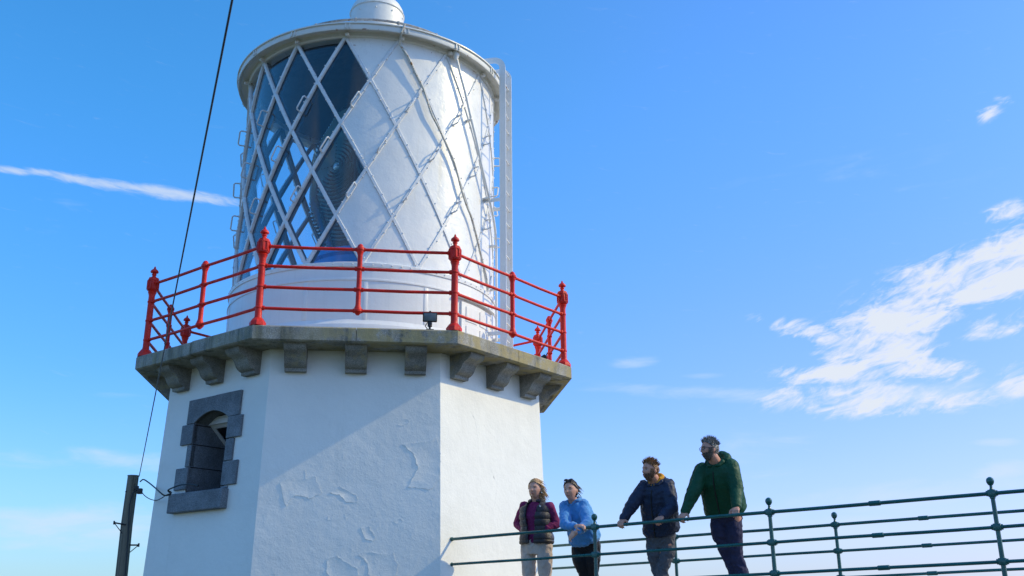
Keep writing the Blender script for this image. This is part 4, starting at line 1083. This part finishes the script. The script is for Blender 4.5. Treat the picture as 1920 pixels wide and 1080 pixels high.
FW = -be                      # everybody stands square to the near rail
fig = Fig(FW)
def shoe(B, ank, f, ln=.26):
    z0 = deck_z(ank); h = Vector((ank.x, ank.y, z0)) 
    loft(B, [(h + f.Y * y + f.Z * hz, f.X * hx, f.Z * hz, .85) for y, hx, hz in ((-.07, .025, .03), (-.05, .036, .045), (0, .04, .05), (.06, .043, .04), (.12, .048, .03), (.17, .04, .025), (.19, .02, .018))], 14)
def legs(B, hipL, kneeL, ankL, r, k=1.0):
    limb(B, [hipL, kneeL, ankL], r)
def torso_rings(hipc, neck, f, prof_, bulge=0.0):
    """prof_: (t, half width, half depth, forward offset)"""
    ax = (neck - hipc); out_ = []
    Yp = (f.Y - ax.normalized() * f.Y.dot(ax.normalized())).normalized()
    for t, hw, hdp, fo in prof_: out_.append((hipc + ax * t + Yp * fo, f.X * hw, Yp * hdp, .82))
    return out_
c4 = lambda x, y: (930 + x / 4.909, 860 + y / 4.909)
c5 = lambda x, y: (1130 + x / 3.859, 800 + y / 3.859)
def J(c, x, y, u): return at_u(*c(x, y), u)
def dz(p, s_off=0, u=None, up=.085):
    q = p - C0; s_ = q.dot(bd) + s_off; uu_ = q.dot(be) if u is None else u
    return BP(s_, uu_, ZD + up)
def base_loc(p): q = p - C0; return BP(q.dot(bd), q.dot(be), ZD)

# ---- woman in charcoal body warmer
hc_ = J(c4, 362, 279, -.80); nk = J(c4, 372, 405, -.74); hp = J(c4, 375, 815, -.74)
P1 = thing('person', 'blonde woman in a charcoal padded gilet over a plum top, hands in her pockets', 'person', base_loc(hp), 'people leaning on the footbridge railing')
sR, sL = J(c4, 262, 440, -.74), J(c4, 492, 445, -.74); eR, eL = J(c4, 200, 600, -.66), J(c4, 560, 600, -.66); wR, wL = J(c4, 262, 668, -.80), J(c4, 470, 640, -.80)
hR, hL = J(c4, 300, 835, -.74), J(c4, 448, 835, -.74)
aR, aL2 = dz(hR, .03, -.72), dz(hL, -.02, -.66); kR, kL = hR.lerp(aR, .52) + FW * .03, hL.lerp(aL2, .52) + FW * .03
hf = Fig(Matrix.Rotation(math.radians(6), 3, 'Z') @ FW)
B = MB(); add_head(B, hc_, hf)
limb(B, [hc_ - hf.Z * .07 - hf.Y * .02, nk], [.052, .055]); loft(B, torso_rings(hp, nk, fig, ((-.12, .14, .09, 0), (.0, .15, .10, 0), (.35, .125, .085, 0), (.7, .14, .1, 0), (.9, .15, .08, 0), (1.0, .06, .055, 0))))
for s_, e_, w_ in ((sR, eR, wR), (sL, eL, wL)): limb(B, [s_, e_, w_], [.045, .036, .028])
for w_, sd in ((wR, 1), (wL, -1)): hand(B, w_, -FW * .55 + Vector((0, 0, -.45)) + fig.X * (.7 * sd), FW, FW + Vector((0, 0, .3)), (.3, .3, .3), sc_=.8)
for h_, k_, a_ in ((hR, kR, aR), (hL, kL, aL2)): limb(B, [h_, k_, a_], [.075, .048, .034])
body = fuse('body', B, .0052, 2, M_SKIN, P1)
face_bits(body, hc_, hf, M_HBLO)
B = MB()
for s_, e_, w_ in ((sR, eR, wR), (sL, eL, wL)): limb(B, [s_ - fig.Z * .0, e_, w_], [.066, .056, .043])
loft(B, torso_rings(hp, nk, fig, ((.07, .165, .112, 0), (.3, .155, .105, .0), (.68, .17, .13, .01), (.88, .18, .1, 0), (.97, .09, .07, 0), (1.02, .062, .06, 0))))
fuse('sweater', B, .008, 3, M_PLUM, P1, folds(.007, 9, 6, 2.))
B = MB(); loft(B, torso_rings(hp, nk, fig, ((.085, .178, .125, 0), (.10, .205, .140, 0), (.17, .205, .142, 0), (.35, .182, .13, .0), (.68, .19, .152, .01), (.87, .198, .122, 0), (.95, .125, .095, 0), (1.0, .085, .085, 0)), 0))
axu = (nk - hp).normalized(); l0 = (nk - hp).length
def quilt(co, no):
    t = (co - hp).dot(axu); return .013 * (abs(math.sin(t / .082 * PI)) ** .55 - .6) + .004 * noise.noise(co * 22)
def openfront(p):
    q = p - hp; x = q.dot(fig.X) - .012; y = q.dot(fig.Y); t = q.dot(axu) / l0
    return y > 0 and abs(x) < (.03 + .055 * max(0, min(1, t))) or t > .985 or t < .09
vest = fuse('padded_gilet', B, .008, 2, M_VEST, P1, quilt, openfront, .018)
B = MB()   # stand-up collar
for sg in (-1, 1):
    ps = [nk + fig.X * (sg * .085 * math.cos(a)) - fig.Y * (.085 * math.sin(a) - .0) + fig.Z * (.015 + .05 * math.sin(max(0, a))) for a in [math.radians(q) for q in (-62, -40, -15, 10, 40, 70, 92)]]
    B.tube(ps, [.012, .022, .03, .032, .034, .034, .034], 10)
fuse('collar', B, .007, 2, M_VEST, vest)
B = MB()
for sg in (-1, 1): B.tube([hp + axu * (l0 * t) + fig.X * (sg * (.04 + .05 * t) + .012) + fig.Y * y for t, y in ((.10, .147), (.3, .14), (.6, .155), (.8, .145), (.93, .11))], .006, 6)
B.tube([hp + fig.X * (.2 * math.cos(t)) + fig.Y * (.14 * math.sin(t)) + axu * (l0 * .095) for t in [math.radians(q) for q in range(110, 420, 12)]], .011, 8)
B.build('zip_and_hem', M_BLK, vest)
B = MB()
lg = J(c4, 466, 448, -.74) ; lg = lg + fig.Y * ((.163) - (lg - hp).dot(fig.Y))
for i, r_ in enumerate((.008, .015, .022)):
    B.tube([lg + fig.X * (r_ * math.cos(a) - .004) + fig.Z * (r_ * math.sin(a) - .008) + fig.Y * .004 for a in [math.radians(q) for q in range(0, 91, 15)]], .0028, 5)
B.build('chest_emblem', M_GREYL, vest)
B = MB()
for h_, k_, a_ in ((hR, kR, aR), (hL, kL, aL2)): limb(B, [h_ + Vector((0, 0, .03)), h_ - Vector((0, 0, .1)), k_, a_ + Vector((0, 0, .03))], [.098, .095, .070, .062])
loft(B, torso_rings(hp, nk, fig, ((-.16, .165, .115, -.01), (-.05, .175, .12, -.005), (.08, .168, .114, 0), (.2, .145, .098, 0))))
fuse('trousers', B, .009, 3, M_BEIGE, P1, folds(.008, 8, 4, 5.))
for a_ in (aR, aL2): B = MB(); shoe(B, a_, fig, .25); B.build('shoe', M_SHOE, P1, sharp=60)
def hm1(d): return d.z > .66 * d.y + .10 + .25 * max(0, abs(d.x) - .85) * 0 or (d.y < -.05 and d.z > -.75)
B = MB(); head_patch(B, hc_, hf, hm1, .010, .006)
tufts(B, hc_, hf, lambda d: hm1(d) and d.z > -.3, 150, .07, lambda d: (d.x * .5 + .15, -.55 - .3 * (d.y > 0), -.35 - .7 * (1 - d.z)), .0065, .008, 5)
tufts(B, hc_, hf, lambda d: d.y < .05 and -.7 < d.z < .2, 150, .125, lambda d: (.42, -.35, -1.0), .0058, .008, 6)
B.build('hair', M_HBLO, body, sharp=80)
B = MB(); B.sphere(hc_ + hf.X * .088 - hf.Z * .05, .009, 10); B.build('earring', M_TOOTH, body)

# ---- woman in blue fleece, forearms on the rail
hc_ = J(c4, 688, 292, -1.02); nk = J(c4, 715, 405, -.92); hp = J(c4, 830, 800, -.62)
P2 = thing('person', 'smiling dark-haired woman in a blue fleece, forearms crossed on the green rail', 'person', base_loc(hp), 'people leaning on the footbridge railing')
sR, sL = J(c4, 640, 445, -.93), J(c4, 800, 430, -.86); eR, eL = J(c4, 640, 618, -1.10), J(c4, 850, 600, -1.02); wR, wL = J(c4, 738, 622, -1.16), J(c4, 735, 680, -1.22)
hR, hL = J(c4, 770, 850, -.62), J(c4, 888, 850, -.60)
aR, aL2 = dz(hR, .10, -.42), dz(hL, .02, -.40); kR, kL = J(c4, 810, 1060, -.56), J(c4, 890, 1060, -.54)
f2 = Fig(Matrix.Rotation(math.radians(-6), 3, 'Z') @ FW); hf = Fig(Matrix.Rotation(math.radians(4), 3, 'Z') @ FW)
B = MB(); add_head(B, hc_, hf)
limb(B, [hc_ - hf.Z * .07 - hf.Y * .02, nk], [.05, .055]); loft(B, torso_rings(hp, nk, f2, ((-.12, .14, .09, 0), (.0, .15, .10, 0), (.35, .12, .08, 0), (.7, .13, .09, 0), (.9, .14, .08, 0), (1.0, .06, .055, 0))))
for s_, e_, w_ in ((sR, eR, wR), (sL, eL, wL)): limb(B, [s_, e_, w_], [.043, .035, .027])
hand(B, wR, fig.X * 1 + Vector((0, 0, .0)) + FW * .2, Vector((0, 0, 1)) + FW * .4, FW + Vector((0, 0, .2)), (.45, .6, .5), sc_=.95)
hand(B, wL, -fig.X * .7 + Vector((0, 0, -.45)), FW + Vector((0, 0, .5)), Vector((0, 0, 1)) + FW * .2, (.4, .5, .4), sc_=.95)
for h_, k_, a_ in ((hR, kR, aR), (hL, kL, aL2)): limb(B, [h_, k_, a_], [.072, .046, .033])
body = fuse('body', B, .0052, 2, M_SKIN, P2)
face_bits(body, hc_, hf, M_HDARK)
B = MB(); B.tube([hc_ + hf.X * x + hf.Y * y + hf.Z * z for x, y, z in ((-.016, .0935, -.060), (0, .0985, -.0625), (.016, .0935, -.060))], [.0015, .0028, .0015], 6); B.build('teeth', M_TOOTH, body)
B = MB()
for s_, e_, w_ in ((sR, eR, wR), (sL, eL, wL)): limb(B, [s_, e_, w_ - (w_ - e_).normalized() * .03], [.077, .066, .043])
loft(B, torso_rings(hp, nk, f2, ((.08, .185, .13, -.01), (.13, .205, .145, -.01), (.35, .19, .14, -.015), (.68, .19, .15, -.01), (.88, .18, .115, -.01), (.97, .10, .08, 0), (1.02, .07, .065, 0))))
fl_ = fuse('fleece', B, .008, 3, M_FLEECE, P2, folds(.010, 7, 5, 8.))
B = MB()
for sg in (-1, 1):
    ps = [nk + f2.X * (sg * .078 * math.cos(a)) - f2.Y * (.078 * math.sin(a)) + fig.Z * (.02 + .035 * math.sin(max(0, a)) + (-.06 if a < -.9 else 0)) for a in [math.radians(q) for q in (-75, -45, -15, 10, 40, 70, 92)]]
    B.tube(ps, [.010, .016, .022, .026, .028, .028, .028], 10)
fuse('collar', B, .007, 2, M_FLEECE, fl_)
B = MB()
for h_, k_, a_ in ((hR, kR, aR), (hL, kL, aL2)): limb(B, [h_ + Vector((0, 0, .04)), h_ - Vector((0, 0, .1)), k_, a_ + Vector((0, 0, .03))], [.098, .092, .066, .056])
loft(B, torso_rings(hp, nk, fig, ((-.16, .16, .115, -.01), (-.05, .17, .12, -.01), (.10, .168, .117, 0), (.2, .15, .1, 0))))
fuse('trousers', B, .009, 3, M_BLK, P2, folds(.007, 8, 4, 15.))
for a_ in (aR, aL2): B = MB(); shoe(B, a_, fig, .25); B.build('shoe', M_SHOE, P2, sharp=60)
hm2 = lambda d: d.z > .70 * d.y + .12 or (d.y < -.15 and d.z > -.6)
B = MB(); head_patch(B, hc_, hf, hm2, .014, .004)
tufts(B, hc_, hf, lambda d: hm2(d) and d.z > -.2, 130, .04, lambda d: (d.x * .2, -1.3, -.35 - .3 * (1 - d.z)), .005, .004, 4)
tufts(B, hc_ - hf.Y * .03, hf, lambda d: d.y < -.5 and -.3 < d.z < .5, 30, .08, lambda d: (.35, -.6, -.8), .005, .006, 5)
B.build('hair', M_HDARK, body, sharp=80)
B = MB()      # sunglasses pushed up on the hair
for sx in (-1, 1): B.sphere(hc_ + hf.X * (.033 * sx) + hf.Y * .055 + hf.Z * .118, (.028, .012, .02), 14, (hf.X, (hf.Y * .6 + hf.Z * .8).normalized(), (hf.Z * .6 - hf.Y * .8).normalized()))
for sx in (-1, 1): B.tube([hc_ + hf.X * (.06 * sx) + hf.Y * .05 + hf.Z * .115, hc_ + hf.X * (.083 * sx) + hf.Z * .07, hc_ + hf.X * (.086 * sx) - hf.Y * .05 + hf.Z * .02], .0035, 6)
B.build('sunglasses', M_IRIS, body)

def man(label, c, hc_, yaw, nk, hp, S, E_, Wp, Hd, Hk, uh, ank_u, skin, jacket, trous, hairm, beardm, build_=1.0, hood=None, ank_s=(0, 0), headtilt=0.0, mesh_scale=1.0, jf=.010, seed=0., bulk=False, lg_=.86):
    P_ = thing('person', label, 'person', base_loc(hp), 'people leaning on the footbridge railing')
    (sR, sL), (eR, eL), (wR, wL), (gR, gL), (hR, hL), (kR, kL) = S, E_, Wp, Hd, Hk[:2], Hk[2:]
    aR, aL2 = dz(hR, ank_s[0], ank_u[0]), dz(hL, ank_s[1], ank_u[1])
    ft_ = Fig(Matrix.Rotation(math.radians(-4), 3, 'Z') @ FW); k = build_
    hf = Fig(Matrix.Rotation(math.radians(yaw), 3, 'Z') @ FW)
    B = MB(); add_head(B, hc_, hf)
    limb(B, [hc_ - hf.Z * .07 - hf.Y * .02, nk], [.060, .066]); loft(B, torso_rings(hp, nk, ft_, ((-.12, .15 * k, .10, 0), (.0, .155 * k, .11, 0), (.35, .14 * k, .1, 0), (.7, .16 * k, .11, 0), (.9, .17 * k, .09, 0), (1.0, .07, .06, 0))))
    for s_, e_, w_ in ((sR, eR, wR), (sL, eL, wL)): limb(B, [s_, e_, w_], [.052, .042, .031])
    for w_, g2, sd in ((wR, gR, 1), (wL, gL, -1)):
        dd = (g2 - w_).normalized(); hand(B, w_, dd, Vector((0, 0, 1)) + FW * .75, fig.X * sd, (.6, 1.15, .8), sc_=1.08)
    for h_, k_, a_ in ((hR, kR, aR), (hL, kL, aL2)): limb(B, [h_, k_, a_], [.08, .052, .038])
    body = fuse('body', B, .0055, 2, skin, P_)
    face_bits(body, hc_, hf, beardm, lips=True)
    B = MB()
    for s_, e_, w_ in ((sR, eR, wR), (sL, eL, wL)): limb(B, [s_, e_, w_ - (w_ - e_).normalized() * .01], [.088 * k, .073 * k, .052])
    loft(B, torso_rings(hp, nk, ft_, ((.035, .200 * k, .14, -.01), (.09, .222 * k, .158, -.01), (.35, .218 * k, .155, -.01), (.68, .222 * k, .165, -.01), (.86, .212 * k, .135, -.01), (.95, .14 * k, .10, 0), (1.02, .08, .078, 0))))
    jk = fuse('jacket', B, .008, 3, jacket, P_, folds(jf, 6.5, 5.5, seed))
    B = MB()
    for sg in (-1, 1):
        ps = [nk + ft_.X * (sg * .088 * math.cos(a)) - ft_.Y * (.09 * math.sin(a) + .005) + fig.Z * (.0 + .055 * math.sin(max(0, a)) + (-.035 if a < -.7 else 0)) for a in [math.radians(q) for q in (-75, -50, -20, 10, 40, 70, 92)]]
        B.tube(ps, [.016, .022, .028, .036, .042, .044, .044], 10)
    fuse('collar', B, .007, 2, jacket if hood is None else jacket, jk)
    if hood:
        B = MB()
        for sg in (-1, 1):
            ps = [nk + ft_.X * (sg * .074 * math.cos(a)) - ft_.Y * (.08 * math.sin(a) + .0) + fig.Z * (.035 + .05 * math.sin(max(0, a)) + (-.07 if a < -.8 else 0)) for a in [math.radians(q) for q in (-82, -55, -20, 10, 40, 70, 92)]]
            B.tube(ps, [.009, .015, .022, .028, .032, .034, .034], 10)
        fuse('hood', B, .007, 2, hood, P_)
    if bulk:
        B = MB(); ps = [nk + ft_.X * (.115 * math.cos(a)) - ft_.Y * (.115 * math.sin(a) + .01) + fig.Z * (.01 + .075 * math.sin(a)) for a in [math.radians(q) for q in range(0, 181, 18)]]
        B.tube(ps, [.03, .045, .055, .062, .066, .068, .066, .062, .055, .045, .03], 12); fuse('hood', B, .008, 3, jacket, jk, folds(.006, 9, 7, 4.))
    ax = (nk - hp); axn = ax.normalized(); Yp = (ft_.Y - axn * ft_.Y.dot(axn)).normalized()
    B = MB(); B.tube([hp + ax * t + Yp * y + ft_.X * .004 for t, y in ((.05, .150), (.2, .152), (.5, .158), (.75, .152), (.92, .118))], .006, 6); B.build('zip', M_BLACK, jk)
    for s_, w_, e_ in ((0, wR, eR), (1, wL, eL)):
        B = MB(); d_ = (w_ - e_).normalized(); B.tube([w_ - d_ * .03, w_ + d_ * .004], [.055, .050], 16); B.build('cuff', jacket, jk)
    B = MB()
    for h_, k_, a_ in ((hR, kR, aR), (hL, kL, aL2)): limb(B, [h_ + Vector((0, 0, .05)), h_ - Vector((0, 0, .1)), k_, a_ + Vector((0, 0, .03))], [.100 * lg_, .096 * lg_, .078 * lg_, .072])
    loft(B, torso_rings(hp, nk, fig, ((-.16, .165 * lg_, .12, -.01), (-.05, .18 * lg_, .125, -.01), (.10, .18 * lg_, .122, 0), (.2, .16, .11, 0))))
    fuse('trousers', B, .009, 3, trous, P_, folds(.011, 7, 5, 5. + seed))
    for a_ in (aR, aL2): B = MB(); shoe(B, a_, fig, .28); B.build('shoe', M_SHOE, P_, sharp=60)
    hm = lambda d: d.z > .62 * d.y + .16 or (d.y < -.25 and d.z > -.38)
    B = MB(); head_patch(B, hc_, hf, hm, .007, .004)
    tufts(B, hc_, hf, lambda d: hm(d) and d.z > .35, 420, .036, lambda d: (d.x * .4 + .1, -.2 + .5 * d.y, .45), .0034, .006, 3)
    tufts(B, hc_, hf, lambda d: hm(d) and d.z <= .4, 150, .014, lambda d: (d.x * .5, -.6, -.5), .004, .003, 3)
    B.build('hair', hairm, body, sharp=80)
    bmk = lambda d: ((d.y > -.05 and d.z < -.27 - .15 * max(0, d.y - .35)) or (abs(d.x) > .74 and 0 < d.y < .5 and d.z < .12)) and d.z > -.97 and not (abs(d.x) < .2 and -.56 < d.z < -.47 and d.y > .5)
    B = MB(); head_patch(B, hc_, hf, bmk, .004, .004)
    tufts(B, hc_, hf, bmk, 520, .011, lambda d: (d.x * .5, .3, -1.0), .003, .002, 2)
    B.build('beard', beardm, body, sharp=80)
    return P_, body, hf, hc_

hcm = J(c5, 347, 316, -.98)
P3, b3, h3, c3_ = man('bearded man in a navy jacket with a mustard hood at the collar and grey jeans', c5, hcm, -30, J(c5, 385, 405, -.88), J(c5, 425, 790, -.62),
    (J(c5, 302, 440, -.88), J(c5, 468, 425, -.84)), (J(c5, 205, 580, -1.0), J(c5, 500, 590, -.90)), (J(c5, 150, 672, -1.05), J(c5, 430, 650, -1.03)),
    (J(c5, 128, 696, -1.14), J(c5, 404, 674, -1.13)), (J(c5, 368, 850, -.62), J(c5, 468, 850, -.60), J(c5, 385, 1010, -.56), J(c5, 430, 1040, -.60)), None, (-.40, -.5),
    M_SKIN2, M_NAVY, M_JEAN, M_HRED, M_BEARD, .98, hood=M_MUST, ank_s=(.12, -.06), seed=3.)
hcm = J(c5, 776, 165, -.96)
P4, b4, h4, c4_ = man('tall bearded man with glasses and greying hair in a bottle green coat', c5, hcm, -42, J(c5, 822, 265, -.86), J(c5, 893, 640, -.56),
    (J(c5, 722, 318, -.84), J(c5, 925, 290, -.80)), (J(c5, 655, 480, -.98), J(c5, 968, 450, -.86)), (J(c5, 594, 622, -1.05), J(c5, 968, 584, -1.03)),
    (J(c5, 566, 660, -1.14), J(c5, 957, 618, -1.14)), (J(c5, 842, 710, -.56), J(c5, 945, 710, -.54), J(c5, 905, 930, -.46), J(c5, 965, 930, -.48)), None, (-.26, -.36),
    M_SKIN2, M_GRNJ, M_NTR, M_HGREY, M_BEARDG, 1.10, ank_s=(.22, .10), jf=.0045, seed=11., bulk=True, lg_=.97)
B = MB()
for sx in (-1, 1):
    e = c4_ + h4.X * (.033 * sx) + h4.Y * .099 + h4.Z * .004
    B.tube([e + h4.X * (.025 * math.cos(t)) + h4.Z * (.018 * math.sin(t)) for t in [2 * PI * q / 20 for q in range(20)]], .0026, 6, closed=True)
    B.tube([e + h4.X * (.025 * sx) + h4.Z * .008, c4_ + h4.X * (.080 * sx) + h4.Y * .07 + h4.Z * .012, c4_ + h4.X * (.084 * sx) - h4.Y * .01 + h4.Z * .01], .0026, 6)
B.tube([c4_ + h4.X * -.008 + h4.Y * .101 + h4.Z * .008, c4_ + h4.X * .008 + h4.Y * .101 + h4.Z * .008], .0026, 6)
B.build('glasses', M_IRIS, b4)
